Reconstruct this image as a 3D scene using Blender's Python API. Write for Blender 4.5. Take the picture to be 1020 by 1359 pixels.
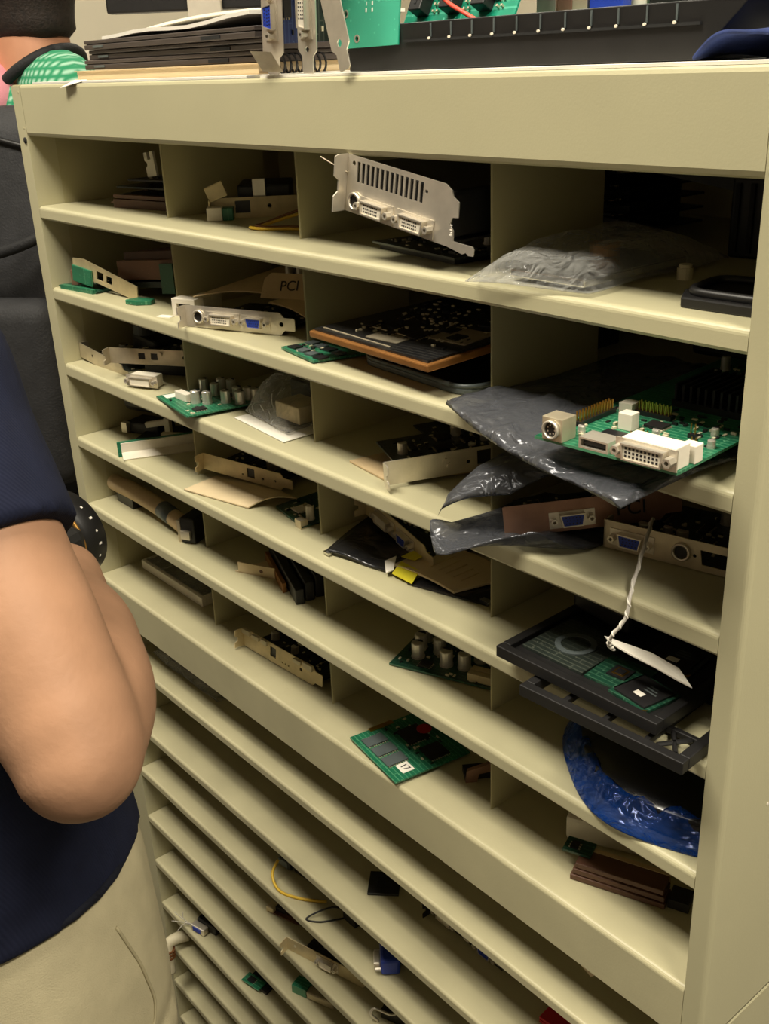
import bpy, bmesh, math, random
from mathutils import Vector, Matrix, Euler, noise
for o in list(bpy.data.objects): bpy.data.objects.remove(o)
scene = bpy.context.scene
col = scene.collection
R = math.radians
PI = math.pi

# ------------------------------------------------------------ camera, world, lights, exposure
cam = bpy.data.cameras.new('camera'); camo = bpy.data.objects.new('camera', cam); col.objects.link(camo)
cx = Vector((0.64583206, 0.76244977, -0.03963948)); cy = Vector((0.27825004, -0.28340463, -0.91774655)); cz = Vector((-0.71096966, 0.58168046, -0.39518348))
mw = Matrix((( cx.x, -cy.x, -cz.x, 1.1395), (cx.y, -cy.y, -cz.y, -0.4687), (cx.z, -cy.z, -cz.z, 1.5286), (0, 0, 0, 1)))
camo.matrix_world = mw
cam.sensor_fit = 'VERTICAL'; cam.sensor_height = 24.0; cam.lens = 24.0 * 1392.66 / 1359.0
cam.clip_start = 0.02
scene.camera = camo

world = bpy.data.worlds.new('world'); scene.world = world; world.use_nodes = True
world.node_tree.nodes['Background'].inputs[0].default_value = (1.0, 0.93, 0.8, 1)
world.node_tree.nodes['Background'].inputs[1].default_value = 0.02
scene.view_settings.view_transform = 'Standard'
scene.view_settings.look = 'None'
scene.view_settings.gamma = 1.0
scene.view_settings.use_curve_mapping = False
scene.view_settings.exposure = -0.05
CEIL = 3.05
LAMPS = [((0.35, -0.76, 0), 0, 54.0), ((-1.9, -0.5, 0), 0, 9.0), ((2.0, -0.10, 0), 90, 72.0), ((-1.3, 1.5, 0), 0, 30.0)]
LAMPCOL = (1.0, 0.92, 0.76)
for (lx, ly, _), rz, pw in LAMPS:
    L = bpy.data.lights.new('ceiling_panel_light', 'AREA'); L.shape = 'RECTANGLE'; L.size = 1.1; L.size_y = 0.42
    L.energy = pw; L.color = LAMPCOL
    lo = bpy.data.objects.new('ceiling_panel_light', L); col.objects.link(lo)
    lo.location = (lx, ly, CEIL - 0.06); lo.rotation_euler = (0, 0, R(rz))

# ------------------------------------------------------------ materials
M = {}
def lin(c): return tuple(((v/255.0)/12.92 if v/255.0 <= 0.04045 else ((v/255.0+0.055)/1.055)**2.4) for v in c)
def mat(name, rgb, rough=0.5, metal=0.0, noise_amt=0.08, nscale=30.0, bump=0.0, bscale=200.0, spec=0.5, coat=0.0, alpha=None, trans=0.0):
    m = bpy.data.materials.new(name); m.use_nodes = True
    nt = m.node_tree; b = nt.nodes['Principled BSDF']
    c = lin(rgb)
    b.inputs['Roughness'].default_value = rough; b.inputs['Metallic'].default_value = metal
    b.inputs['Specular IOR Level'].default_value = spec; b.inputs['Coat Weight'].default_value = coat
    if trans: b.inputs['Transmission Weight'].default_value = trans
    if alpha is not None: b.inputs['Alpha'].default_value = alpha
    tc = nt.nodes.new('ShaderNodeTexCoord'); nz = nt.nodes.new('ShaderNodeTexNoise')
    nz.inputs['Scale'].default_value = nscale; nz.inputs['Detail'].default_value = 4
    nt.links.new(tc.outputs['Object'], nz.inputs['Vector'])
    rp = nt.nodes.new('ShaderNodeValToRGB')
    lo_, hi_ = 1-noise_amt, 1+noise_amt
    rp.color_ramp.elements[0].position = 0.35; rp.color_ramp.elements[1].position = 0.65
    rp.color_ramp.elements[0].color = (*[min(1, v*lo_) for v in c], 1); rp.color_ramp.elements[1].color = (*[min(1, v*hi_) for v in c], 1)
    nt.links.new(nz.outputs['Fac'], rp.inputs['Fac']); nt.links.new(rp.outputs['Color'], b.inputs['Base Color'])
    if bump:
        n2 = nt.nodes.new('ShaderNodeTexNoise'); n2.inputs['Scale'].default_value = bscale; n2.inputs['Detail'].default_value = 3
        nt.links.new(tc.outputs['Object'], n2.inputs['Vector'])
        bp = nt.nodes.new('ShaderNodeBump'); bp.inputs['Strength'].default_value = bump; bp.inputs['Distance'].default_value = 0.002
        nt.links.new(n2.outputs['Fac'], bp.inputs['Height']); nt.links.new(bp.outputs['Normal'], b.inputs['Normal'])
    M[name] = m
    return m
def pcbmat(name, rgb, rgb2, rough=0.35, scale=260.0):
    m = mat(name, rgb, rough, 0.0, 0.12, 60.0, spec=0.5)
    nt = m.node_tree; b = nt.nodes['Principled BSDF']
    tc = nt.nodes.new('ShaderNodeTexCoord'); br = nt.nodes.new('ShaderNodeTexBrick')
    br.inputs['Scale'].default_value = scale/10; br.inputs['Mortar Size'].default_value = 0.012
    br.inputs['Brick Width'].default_value = 0.9; br.inputs['Row Height'].default_value = 0.11
    vo = nt.nodes.new('ShaderNodeTexVoronoi'); vo.inputs['Scale'].default_value = scale
    nt.links.new(tc.outputs['Object'], br.inputs['Vector']); nt.links.new(tc.outputs['Object'], vo.inputs['Vector'])
    lt = nt.nodes.new('ShaderNodeMath'); lt.operation = 'LESS_THAN'; lt.inputs[1].default_value = 0.16
    nt.links.new(vo.outputs['Distance'], lt.inputs[0])
    mx = nt.nodes.new('ShaderNodeMath'); mx.operation = 'MAXIMUM'
    ml = nt.nodes.new('ShaderNodeMath'); ml.operation = 'MULTIPLY'; ml.inputs[1].default_value = 0.55
    nt.links.new(br.outputs['Fac'], ml.inputs[0]); nt.links.new(ml.outputs[0], mx.inputs[0]); nt.links.new(lt.outputs[0], mx.inputs[1])
    mixn = nt.nodes.new('ShaderNodeMix'); mixn.data_type = 'RGBA'
    old = b.inputs['Base Color'].links[0].from_socket
    nt.links.new(mx.outputs[0], mixn.inputs['Factor']); nt.links.new(old, mixn.inputs[6]); mixn.inputs[7].default_value = (*lin(rgb2), 1)
    nt.links.new(mixn.outputs[2], b.inputs['Base Color'])
    return m
mat('paint', (188, 182, 148), 0.36, 0, 0.025, 9, 0.05, 700, spec=0.5)
mat('paint_worn', (186, 179, 145), 0.42, 0, 0.05, 16, 0.06, 500)
mat('divider_paint', (178, 170, 132), 0.5, 0, 0.03, 12)
mat('steel', (222, 214, 198), 0.34, 0.7, 0.08, 60, 0.05, 300)
mat('steel_dull', (200, 188, 162), 0.42, 0.65, 0.15, 45, 0.08, 300)
mat('steel_beige', (206, 190, 150), 0.5, 0.35, 0.12, 60)
mat('bronze', (158, 122, 102), 0.4, 0.6, 0.15, 50)
mat('gold', (214, 170, 82), 0.3, 1.0, 0.05, 80)
mat('copper', (158, 108, 56), 0.42, 0.5, 0.1, 60)
mat('black_plastic', (24, 23, 23), 0.45, 0, 0.15, 60)
mat('black_matte', (16, 16, 17), 0.75, 0, 0.2, 60)
mat('chip_black', (30, 29, 30), 0.4, 0, 0.1, 100)
mat('grey_plastic', (84, 92, 92), 0.4, 0, 0.1, 50)
mat('white_plastic', (226, 218, 200), 0.45, 0, 0.03, 60)
mat('ivory_plastic', (208, 198, 168), 0.5, 0, 0.05, 60)
mat('blue_plastic', (34, 62, 168), 0.4, 0, 0.06, 60)
mat('teal_board', (22, 140, 112), 0.4, 0, 0.05, 30)
pcbmat('pcb_green', (24, 62, 46), (64, 104, 80))
pcbmat('pcb_bright', (30, 104, 74), (96, 160, 120))
pcbmat('pcb_teal', (20, 138, 108), (90, 190, 160), scale=160)
pcbmat('pcb_dark', (40, 47, 42), (84, 88, 78))
pcbmat('pcb_black', (22, 22, 23), (62, 60, 56))
pcbmat('pcb_blue', (28, 52, 120), (70, 100, 160))
pcbmat('pcb_brown', (92, 58, 40), (130, 92, 66))
mat('brown_plastic', (92, 62, 46), 0.5, 0, 0.1, 60)
mat('cardboard', (196, 172, 132), 0.8, 0, 0.08, 40, 0.1, 400)
mat('tan_paper', (214, 194, 156), 0.8, 0, 0.04, 30)
mat('paper', (236, 231, 218), 0.8, 0, 0.02, 30)
mat('foil_silver', (214, 212, 206), 0.22, 1.0, 0.06, 80)
mat('can_silver', (214, 208, 196), 0.35, 0.6, 0.05, 80)
mat('ink', (24, 20, 20), 0.7)
mat('red_plastic', (176, 30, 32), 0.4, 0, 0.08, 30)
mat('red_folder', (186, 30, 44), 0.55, 0, 0.05, 30)
mat('yellow_label', (216, 204, 40), 0.55, 0, 0.05, 60)
mat('yellow_wire', (214, 176, 52), 0.45)
mat('brown_wire', (110, 66, 30), 0.5)
mat('red_wire', (222, 84, 66), 0.45)
mat('orange_wire', (226, 110, 44), 0.45)
mat('black_wire', (22, 22, 22), 0.5)
mat('white_string', (206, 200, 190), 0.8)
mat('blue_cloth', (34, 50, 100), 0.85, 0, 0.25, 90, 0.3, 300)
mat('skin', (163, 124, 97), 0.55, 0, 0.07, 26, 0.12, 260, spec=0.22)
mat('skin_far', (196, 140, 108), 0.55, 0, 0.06, 26)
mat('hair', (34, 24, 18), 0.7, 0, 0.3, 120, 0.6, 300)
mat('khaki', (178, 168, 136), 0.85, 0, 0.06, 40, 0.25, 900)
mat('khaki_seam', (160, 150, 118), 0.9, 0, 0.06, 60)
mat('pink_shirt', (226, 148, 160), 0.85, 0, 0.05, 30, 0.2, 400)
mat('charcoal_nylon', (44, 44, 46), 0.7, 0, 0.15, 40, 0.4, 300)
mat('black_nylon', (20, 20, 22), 0.75, 0, 0.15, 40, 0.4, 300)
mat('rubber', (26, 25, 24), 0.6)
mat('wall_cream', (226, 218, 196), 0.9, 0, 0.02, 6, 0.1, 200)
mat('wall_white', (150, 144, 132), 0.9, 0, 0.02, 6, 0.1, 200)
mat('ceiling_white', (186, 182, 168), 0.95, 0, 0.03, 30)
mat('carpet', (86, 84, 80), 0.95, 0, 0.2, 200, 0.4, 500)
mat('shoe', (60, 44, 34), 0.6)
mat('denim', (24, 25, 30), 0.85, 0, 0.12, 60, 0.2, 500)
mat('gold_ring', (190, 142, 70), 0.4, 0.6)
mat('lens_glass', (18, 20, 28), 0.08, 0, 0.02, 10, coat=1.0)
mat('desk_top', (150, 128, 98), 0.5, 0, 0.06, 20)

def cloth_rib(name, rgb, scale):
    m = mat(name, rgb, 0.9, 0, 0.1, 60)
    nt = m.node_tree; b = nt.nodes['Principled BSDF']
    tc = nt.nodes.new('ShaderNodeTexCoord'); mp = nt.nodes.new('ShaderNodeMapping'); wv = nt.nodes.new('ShaderNodeTexWave')
    mp.inputs['Rotation'].default_value = (0, 0, R(35))
    wv.inputs['Scale'].default_value = scale; wv.inputs['Distortion'].default_value = 0.8; wv.inputs['Detail'].default_value = 1
    bp = nt.nodes.new('ShaderNodeBump'); bp.inputs['Strength'].default_value = 0.35; bp.inputs['Distance'].default_value = 0.0008
    nt.links.new(tc.outputs['Object'], mp.inputs['Vector']); nt.links.new(mp.outputs['Vector'], wv.inputs['Vector'])
    nt.links.new(wv.outputs['Fac'], bp.inputs['Height']); nt.links.new(bp.outputs['Normal'], b.inputs['Normal'])
    b.inputs['Specular IOR Level'].default_value = 0.2
    return m
cloth_rib('navy_knit', (23, 27, 46), 170)
cloth_rib('black_knit', (21, 23, 32), 110)

def plaid(name):
    m = mat(name, (60, 168, 118), 0.9)
    nt = m.node_tree; b = nt.nodes['Principled BSDF']
    tc = nt.nodes.new('ShaderNodeTexCoord'); ch = nt.nodes.new('ShaderNodeTexWave'); ch.inputs['Scale'].default_value = 34
    c2 = nt.nodes.new('ShaderNodeTexWave'); c2.inputs['Scale'].default_value = 28; c2.bands_direction = 'Z'
    ad = nt.nodes.new('ShaderNodeMath'); ad.operation = 'MULTIPLY'
    nt.links.new(tc.outputs['Object'], ch.inputs['Vector']); nt.links.new(tc.outputs['Object'], c2.inputs['Vector'])
    nt.links.new(ch.outputs['Fac'], ad.inputs[0]); nt.links.new(c2.outputs['Fac'], ad.inputs[1])
    rp = nt.nodes.new('ShaderNodeValToRGB')
    rp.color_ramp.elements[0].color = (*lin((40, 140, 96)), 1); rp.color_ramp.elements[1].color = (*lin((160, 204, 178)), 1)
    rp.color_ramp.elements[1].position = 0.8
    nt.links.new(ad.outputs[0], rp.inputs['Fac']); nt.links.new(rp.outputs['Color'], b.inputs['Base Color'])
plaid('green_plaid')

def film(name, rgb, opac, rough, metal=0.0, bump=0.4, bscale=60):
    """thin plastic film: a reflective sheet mixed with plain see-through"""
    m = bpy.data.materials.new(name); m.use_nodes = True; nt = m.node_tree
    b = nt.nodes['Principled BSDF']; out = nt.nodes['Material Output']
    b.inputs['Base Color'].default_value = (*lin(rgb), 1); b.inputs['Roughness'].default_value = rough; b.inputs['Metallic'].default_value = metal
    tc = nt.nodes.new('ShaderNodeTexCoord'); n2 = nt.nodes.new('ShaderNodeTexNoise'); n2.inputs['Scale'].default_value = bscale; n2.inputs['Detail'].default_value = 2
    n2.inputs['Distortion'].default_value = 0.8
    bp = nt.nodes.new('ShaderNodeBump'); bp.inputs['Strength'].default_value = bump; bp.inputs['Distance'].default_value = 0.006
    nt.links.new(tc.outputs['Object'], n2.inputs['Vector']); nt.links.new(n2.outputs['Fac'], bp.inputs['Height']); nt.links.new(bp.outputs['Normal'], b.inputs['Normal'])
    tr = nt.nodes.new('ShaderNodeBsdfTransparent'); tr.inputs[0].default_value = (0.9, 0.9, 0.9, 1)
    lw = nt.nodes.new('ShaderNodeLayerWeight'); lw.inputs['Blend'].default_value = 0.25
    nt.links.new(bp.outputs['Normal'], lw.inputs['Normal'])
    ma = nt.nodes.new('ShaderNodeMath'); ma.operation = 'MULTIPLY_ADD'; ma.use_clamp = True; ma.inputs[1].default_value = 0.75; ma.inputs[2].default_value = opac
    nt.links.new(lw.outputs['Facing'], ma.inputs[0])
    mx = nt.nodes.new('ShaderNodeMixShader')
    nt.links.new(ma.outputs[0], mx.inputs[0]); nt.links.new(tr.outputs[0], mx.inputs[1]); nt.links.new(b.outputs[0], mx.inputs[2])
    nt.links.new(mx.outputs[0], out.inputs['Surface'])
    M[name] = m
film('static_bag', (98, 100, 106), 0.52, 0.24, 0.4, 1.0, 60)
film('static_bag_dark', (66, 66, 68), 0.75, 0.22, 0.7, 0.4, 40)
film('clear_bag', (205, 205, 200), 0.03, 0.08, 0.0, 1.0, 70)
film('blue_bag', (24, 68, 146), 0.42, 0.1, 0.1, 1.0, 70)
mat('black_gloss', (14, 15, 20), 0.18, 0, 0.1, 40, 0.25, 40, coat=0.3)
mat('laptop_shell', (66, 57, 52), 0.5, 0, 0.08, 40)

# ------------------------------------------------------------ helpers
def obj(name, bm, m, parent=None, smooth=False, bevel=0.0, recalc=True):
    if recalc: bmesh.ops.recalc_face_normals(bm, faces=bm.faces[:])
    me = bpy.data.meshes.new(name); bm.to_mesh(me); bm.free()
    if m is not None: me.materials.append(M[m] if isinstance(m, str) else m)
    if smooth:
        for p in me.polygons: p.use_smooth = True
    o = bpy.data.objects.new(name, me); col.objects.link(o)
    if parent is not None: o.parent = parent
    if bevel:
        md = o.modifiers.new('bevel', 'BEVEL'); md.width = bevel; md.segments = 2; md.limit_method = 'ANGLE'
    return o
def tag(o, label=None, cat=None, group=None, kind=None):
    if label: o['label'] = label
    if cat: o['category'] = cat
    if group: o['group'] = group
    if kind: o['kind'] = kind
    return o
def thing(name, label, cat, loc=(0, 0, 0), rot=(0, 0, 0), group=None):
    o = bpy.data.objects.new(name, None); col.objects.link(o); o.empty_display_size = 0.02
    o.location = loc; o.rotation_euler = tuple(R(a) for a in rot)
    return tag(o, label, cat, group)
def B(): return bmesh.new()
def bx(bm, x0, x1, y0, y1, z0, z1, T=None):
    vs = [Vector((x, y, z)) for z in (z0, z1) for y in (y0, y1) for x in (x0, x1)]
    if T is not None: vs = [T @ v for v in vs]
    v = [bm.verts.new(p) for p in vs]
    for f in ((0, 2, 3, 1), (4, 5, 7, 6), (0, 1, 5, 4), (2, 6, 7, 3), (0, 4, 6, 2), (1, 3, 7, 5)): bm.faces.new([v[i] for i in f])
    return bm
def box(name, m, parent, x0, x1, y0, y1, z0, z1, bevel=0.0, T=None):
    return obj(name, bx(B(), x0, x1, y0, y1, z0, z1, T), m, parent, bevel=bevel)
def prism(bm, pts, a0, a1, axis='z', T=None):
    """pts (u,v) outline extruded from a0 to a1 along axis: z->(u,v,a) y->(u,a,v) x->(a,u,v)"""
    def P(u, v, a): 
        q = Vector((u, v, a) if axis == 'z' else ((u, a, v) if axis == 'y' else (a, u, v)))
        return T @ q if T is not None else q
    lo = [bm.verts.new(P(u, v, a0)) for u, v in pts]; hi = [bm.verts.new(P(u, v, a1)) for u, v in pts]
    n = len(pts)
    bm.faces.new(lo[::-1]); bm.faces.new(hi)
    for i in range(n): bm.faces.new((lo[i], lo[(i+1) % n], hi[(i+1) % n], hi[i]))
    return bm
def cyl(bm, c, r, a0, a1, axis='z', n=14, r2=None):
    r2 = r if r2 is None else r2
    def P(u, v, a): return (c[0]+u, c[1]+v, a) if axis == 'z' else ((c[0]+u, a, c[1]+v) if axis == 'y' else (a, c[0]+u, c[1]+v))
    lo = [bm.verts.new(P(r*math.cos(2*PI*i/n), r*math.sin(2*PI*i/n), a0)) for i in range(n)]
    hi = [bm.verts.new(P(r2*math.cos(2*PI*i/n), r2*math.sin(2*PI*i/n), a1)) for i in range(n)]
    bm.faces.new(lo[::-1]); bm.faces.new(hi)
    for i in range(n): bm.faces.new((lo[i], lo[(i+1) % n], hi[(i+1) % n], hi[i]))
    return bm
def ring(bm, c, r, ri, a0, a1, axis='y', n=18):
    def P(rr, i, a):
        u, v = rr*math.cos(2*PI*i/n), rr*math.sin(2*PI*i/n)
        return (c[0]+u, c[1]+v, a) if axis == 'z' else ((c[0]+u, a, c[1]+v) if axis == 'y' else (a, c[0]+u, c[1]+v))
    L = [[bm.verts.new(P(rr, i, a)) for i in range(n)] for rr, a in ((r, a0), (r, a1), (ri, a1), (ri, a0))]
    for k in range(4):
        A, Bq = L[k], L[(k+1) % 4]
        for i in range(n): bm.faces.new((A[i], A[(i+1) % n], Bq[(i+1) % n], Bq[i]))
    return bm
def smooth_path(pts, k=6):
    pts = [Vector(p) for p in pts]; out = []
    for i in range(len(pts)-1):
        p0 = pts[max(0, i-1)]; p1 = pts[i]; p2 = pts[i+1]; p3 = pts[min(len(pts)-1, i+2)]
        for j in range(k):
            t = j/k
            out.append(0.5*((2*p1)+(p2-p0)*t+(2*p0-5*p1+4*p2-p3)*t*t+(3*p1-p0-3*p2+p3)*t**3))
    out.append(pts[-1]); return out
def tube(bm, pts, r, n=8, k=6, raw=False):
    P = [Vector(p) for p in pts] if raw else smooth_path(pts, k)
    rs = r if callable(r) else (lambda t: r)
    rings = []; up = None
    for i, p in enumerate(P):
        d = (P[min(i+1, len(P)-1)]-P[max(i-1, 0)]).normalized()
        if up is None:
            up = Vector((0, 0, 1)) if abs(d.z) < 0.9 else Vector((1, 0, 0))
        s = d.cross(up).normalized(); up = s.cross(d).normalized()
        rr = rs(i/(len(P)-1))
        rings.append([bm.verts.new(p+s*(rr*math.cos(2*PI*j/n))+up*(rr*math.sin(2*PI*j/n))) for j in range(n)])
    for a, b in zip(rings, rings[1:]):
        for j in range(n): bm.faces.new((a[j], a[(j+1) % n], b[(j+1) % n], b[j]))
    bm.faces.new(rings[0][::-1]); bm.faces.new(rings[-1])
    return bm
def rect_hole(x, z, w, h): return [(x-w/2, z-h/2), (x+w/2, z-h/2), (x+w/2, z+h/2), (x-w/2, z+h/2)]
def round_hole(x, z, r, n=10): return [(x+r*math.cos(2*PI*i/n), z+r*math.sin(2*PI*i/n)) for i in range(n)]
def dsub(x, z, w, h, s=0.0016): return [(x-w/2+s, z-h/2), (x+w/2-s, z-h/2), (x+w/2, z+h/2), (x-w/2, z+h/2)]
def plate(bm, outline, holes, th):
    """sheet in the local XZ plane from y=0 back to y=th, with real holes"""
    es = []; tmp = bmesh.new()
    for lp in [outline]+holes:
        vs = [tmp.verts.new((u, 0, v)) for u, v in lp]
        for i in range(len(vs)): es.append(tmp.edges.new((vs[i], vs[(i+1) % len(vs)])))
    g = bmesh.ops.triangle_fill(tmp, use_beauty=True, edges=es)
    bmesh.ops.dissolve_limit(tmp, angle_limit=0.01, verts=tmp.verts[:], edges=tmp.edges[:], use_dissolve_boundaries=False)
    ex = bmesh.ops.extrude_face_region(tmp, geom=tmp.faces[:])
    bmesh.ops.translate(tmp, verts=[v for v in ex['geom'] if isinstance(v, bmesh.types.BMVert)], vec=(0, th, 0))
    me = bpy.data.meshes.new('tmp'); tmp.to_mesh(me); tmp.free(); bm.from_mesh(me); bpy.data.meshes.remove(me)
    return bm
def text(name, s, size, m, parent, loc, rot=(0, 0, 0)):
    cu = bpy.data.curves.new(name, 'FONT'); cu.body = s; cu.size = size; cu.extrude = 0.00015; cu.align_x = 'CENTER'; cu.align_y = 'CENTER'
    t = bpy.data.objects.new('tmp', cu); col.objects.link(t)
    me = bpy.data.meshes.new_from_object(t); bpy.data.objects.remove(t)
    me.materials.clear(); me.materials.append(M[m])
    o = bpy.data.objects.new(name, me); col.objects.link(o); o.parent = parent; o.location = loc; o.rotation_euler = tuple(R(a) for a in rot)
    return o
def bilerp(c, u, v):
    a, b, cc, d = [Vector(p) for p in c]
    return (a*(1-u)+b*u)*(1-v)+(d*(1-u)+cc*u)*v
def pillow(bm, corners, thick, nu=26, nv=20, amp=0.004, freq=30, seed=0, shape=None, floor=None):
    """closed bag: two crumpled sheets between four corners, fat in the middle"""
    top = []; bot = []; off = Vector((seed*3.1, seed*1.7, seed*0.9))
    for j in range(nv+1):
        rt = []; rb = []
        for i in range(nu+1):
            u, v = i/nu, j/nv; p = bilerp(corners, u, v)
            e = (max(0.0, 1-abs(2*u-1)**4)*max(0.0, 1-abs(2*v-1)**4))**0.6
            if shape: e *= 1
            n1 = noise.noise(p*freq+off)*amp; n2 = abs(noise.noise(p*freq*2.3+off))*amp*0.8
            lump = shape(u, v) if shape else 1.0
            zt = thick*e*lump*0.8+n1*(0.35+e)+n2*e
            zb = -thick*e*0.2*lump+n1*0.35*(1-e)
            pt = p+Vector((noise.noise(p*freq*0.7+off*2)*amp*0.8, noise.noise(p*freq*0.7-off)*amp*0.8, zt)); pb = p+Vector((0, 0, zb))
            if floor is not None:
                pt.z = max(pt.z, floor(pt)+0.0012); pb.z = max(pb.z, floor(pb)+0.0006)
            if i in (0, nu) or j in (0, nv):
                pb = pt-Vector((0, 0, 0.0006))
            else:
                pb.z = min(pb.z, pt.z-0.0006)
            rt.append(bm.verts.new(pt)); rb.append(bm.verts.new(pb))
        top.append(rt); bot.append(rb)
    for j in range(nv):
        for i in range(nu):
            bm.faces.new((top[j][i], top[j][i+1], top[j+1][i+1], top[j+1][i]))
            bm.faces.new((bot[j][i], bot[j+1][i], bot[j+1][i+1], bot[j][i+1]))
    for i in range(nu):
        bm.faces.new((top[0][i], bot[0][i], bot[0][i+1], top[0][i+1])); bm.faces.new((top[nv][i], top[nv][i+1], bot[nv][i+1], bot[nv][i]))
    for j in range(nv):
        bm.faces.new((top[j][0], top[j+1][0], bot[j+1][0], bot[j][0])); bm.faces.new((top[j][nu], bot[j][nu], bot[j+1][nu], top[j+1][nu]))
    return bm
def sheet(bm, corners, th=0.0006, bend=None, nu=8, nv=8):
    top = []; bot = []
    for j in range(nv+1):
        a = []; b = []
        for i in range(nu+1):
            u, v = i/nu, j/nv; p = bilerp(corners, u, v); h = bend(u, v) if bend else 0.0
            a.append(bm.verts.new(p+Vector((0, 0, h+th)))); b.append(bm.verts.new(p+Vector((0, 0, h))))
        top.append(a); bot.append(b)
    for j in range(nv):
        for i in range(nu):
            bm.faces.new((top[j][i], top[j][i+1], top[j+1][i+1], top[j+1][i])); bm.faces.new((bot[j][i], bot[j+1][i], bot[j+1][i+1], bot[j][i+1]))
    for i in range(nu):
        bm.faces.new((top[0][i], bot[0][i], bot[0][i+1], top[0][i+1])); bm.faces.new((top[nv][i], top[nv][i+1], bot[nv][i+1], bot[nv][i]))
    for j in range(nv):
        bm.faces.new((top[j][0], top[j+1][0], bot[j+1][0], bot[j][0])); bm.faces.new((top[j][nu], bot[j][nu], bot[j+1][nu], top[j+1][nu]))
    return bm

# ------------------------------------------------------------ the room
XW0, XW1, YW0, YW1 = -3.0, 3.4, -3.2, 3.0
def struct(name, m, *a):
    return tag(box(name, m, None, *a), kind='structure')
struct('floor', 'carpet', XW0, XW1, YW0, YW1, -0.05, 0.0)
struct('ceiling', 'ceiling_white', XW0, XW1, YW0, YW1, CEIL, CEIL+0.05)
struct('wall_left', 'wall_cream', XW0-0.06, XW0, YW0, YW1, 0, CEIL)
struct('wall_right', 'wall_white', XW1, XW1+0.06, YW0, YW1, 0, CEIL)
struct('wall_back', 'wall_cream', XW0, XW1, YW1, YW1+0.06, 0, CEIL)
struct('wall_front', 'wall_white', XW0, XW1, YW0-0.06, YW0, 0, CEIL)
em = bpy.data.materials.new('lamp_diffuser'); em.use_nodes = True
em.node_tree.nodes['Principled BSDF'].inputs['Emission Color'].default_value = (*LAMPCOL, 1)
em.node_tree.nodes['Principled BSDF'].inputs['Emission Strength'].default_value = 3.0
M['lamp_diffuser'] = em
where = ['in front of the cabinet', 'to the left of the cabinet', 'to the right of the cabinet', 'behind the cabinet']
for i, ((lx, ly, _), rz, pw) in enumerate(LAMPS):
    t = thing('ceiling_lamp', 'white fluorescent ceiling panel lamp '+where[i], 'lamp', (lx, ly, CEIL), (0, 0, rz), 'ceiling panel lamps')
    fr = B(); bx(fr, -0.6, 0.6, -0.3, -0.28, -0.045, 0); bx(fr, -0.6, 0.6, 0.28, 0.3, -0.045, 0); bx(fr, -0.6, -0.58, -0.28, 0.28, -0.045, 0); bx(fr, 0.58, 0.6, -0.28, 0.28, -0.045, 0)
    obj('frame', fr, 'white_plastic', t); box('diffuser', 'lamp_diffuser', t, -0.58, 0.58, -0.28, 0.28, -0.035, -0.02)

# ------------------------------------------------------------ the sorter cabinet (upper unit)
W = 0.86; SL = 0.0252; SR = 0.0151; D = 0.32
HT = 1.52; HB = 1.4695
ST = [1.3985, 1.3106, 1.2240, 1.1352, 1.0505, 0.9534]     # shelf tops
LIP = [0.0137, 0.0137, 0.0150, 0.0129, 0.0137, 0.0488]
S1, S2, S3, S4, S5, S6 = ST
def shelf_mesh(x0, x1, zt, lip, y1, y0=0.0, r=0.004):
    arc = [(y0+r-r*math.sin(a), zt-r+r*math.cos(a)) for a in [k*PI/2/5 for k in range(6)]]
    pts = [(y1, zt)]+arc+[(y0, zt-lip+0.002), (y0+0.0015, zt-lip), (y0+0.012, zt-lip), (y0+0.012, zt-lip+0.0012), (y0+0.0025, zt-lip+0.0015), (y0+0.0025, zt-0.0035), (y0+0.006, zt-0.0014), (y1, zt-0.0014)]
    return prism(B(), pts, x0, x1, 'x')
cab = thing('sorter_cabinet', 'beige enamelled steel sorter cabinet with four columns of pigeonholes', 'cabinet', (0, 0, 0))
def side(x0, x1, xin, z0, z1, outer, m='paint', Dp=D):
    """L shaped folded side: front stile face plus the panel running back, rounded outer corner"""
    r = 0.004; s = 1 if outer > xin else -1; t = 0.0015
    arc = [(outer-s*r+s*r*math.sin(a), r-r*math.cos(a)) for a in [k*PI/2/5 for k in range(6)]]
    pts = [(xin, 0.0)]+arc+[(outer, Dp), (outer-s*t, Dp), (outer-s*t, 0.03), (xin, 0.03)]
    return prism(B(), pts, z0, z1, 'z')
obj('side_panel', side(0, 0, W, 0.909, HT-0.001, W+SR), 'paint', cab)
obj('side_panel', side(0, 0, 0.0, 0.909, HT-0.001, -SL), 'paint', cab)
box('inner_side', 'divider_paint', cab, -0.004, 0.0, 0.03, D-0.003, 0.909, HT-0.003)
box('inner_side', 'divider_paint', cab, W, W+0.004, 0.03, D-0.003, 0.909, HT-0.003)
box('back_panel', 'divider_paint', cab, -SL+0.002, W+SR-0.002, D-0.003, D, 0.909, HT-0.002)
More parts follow.
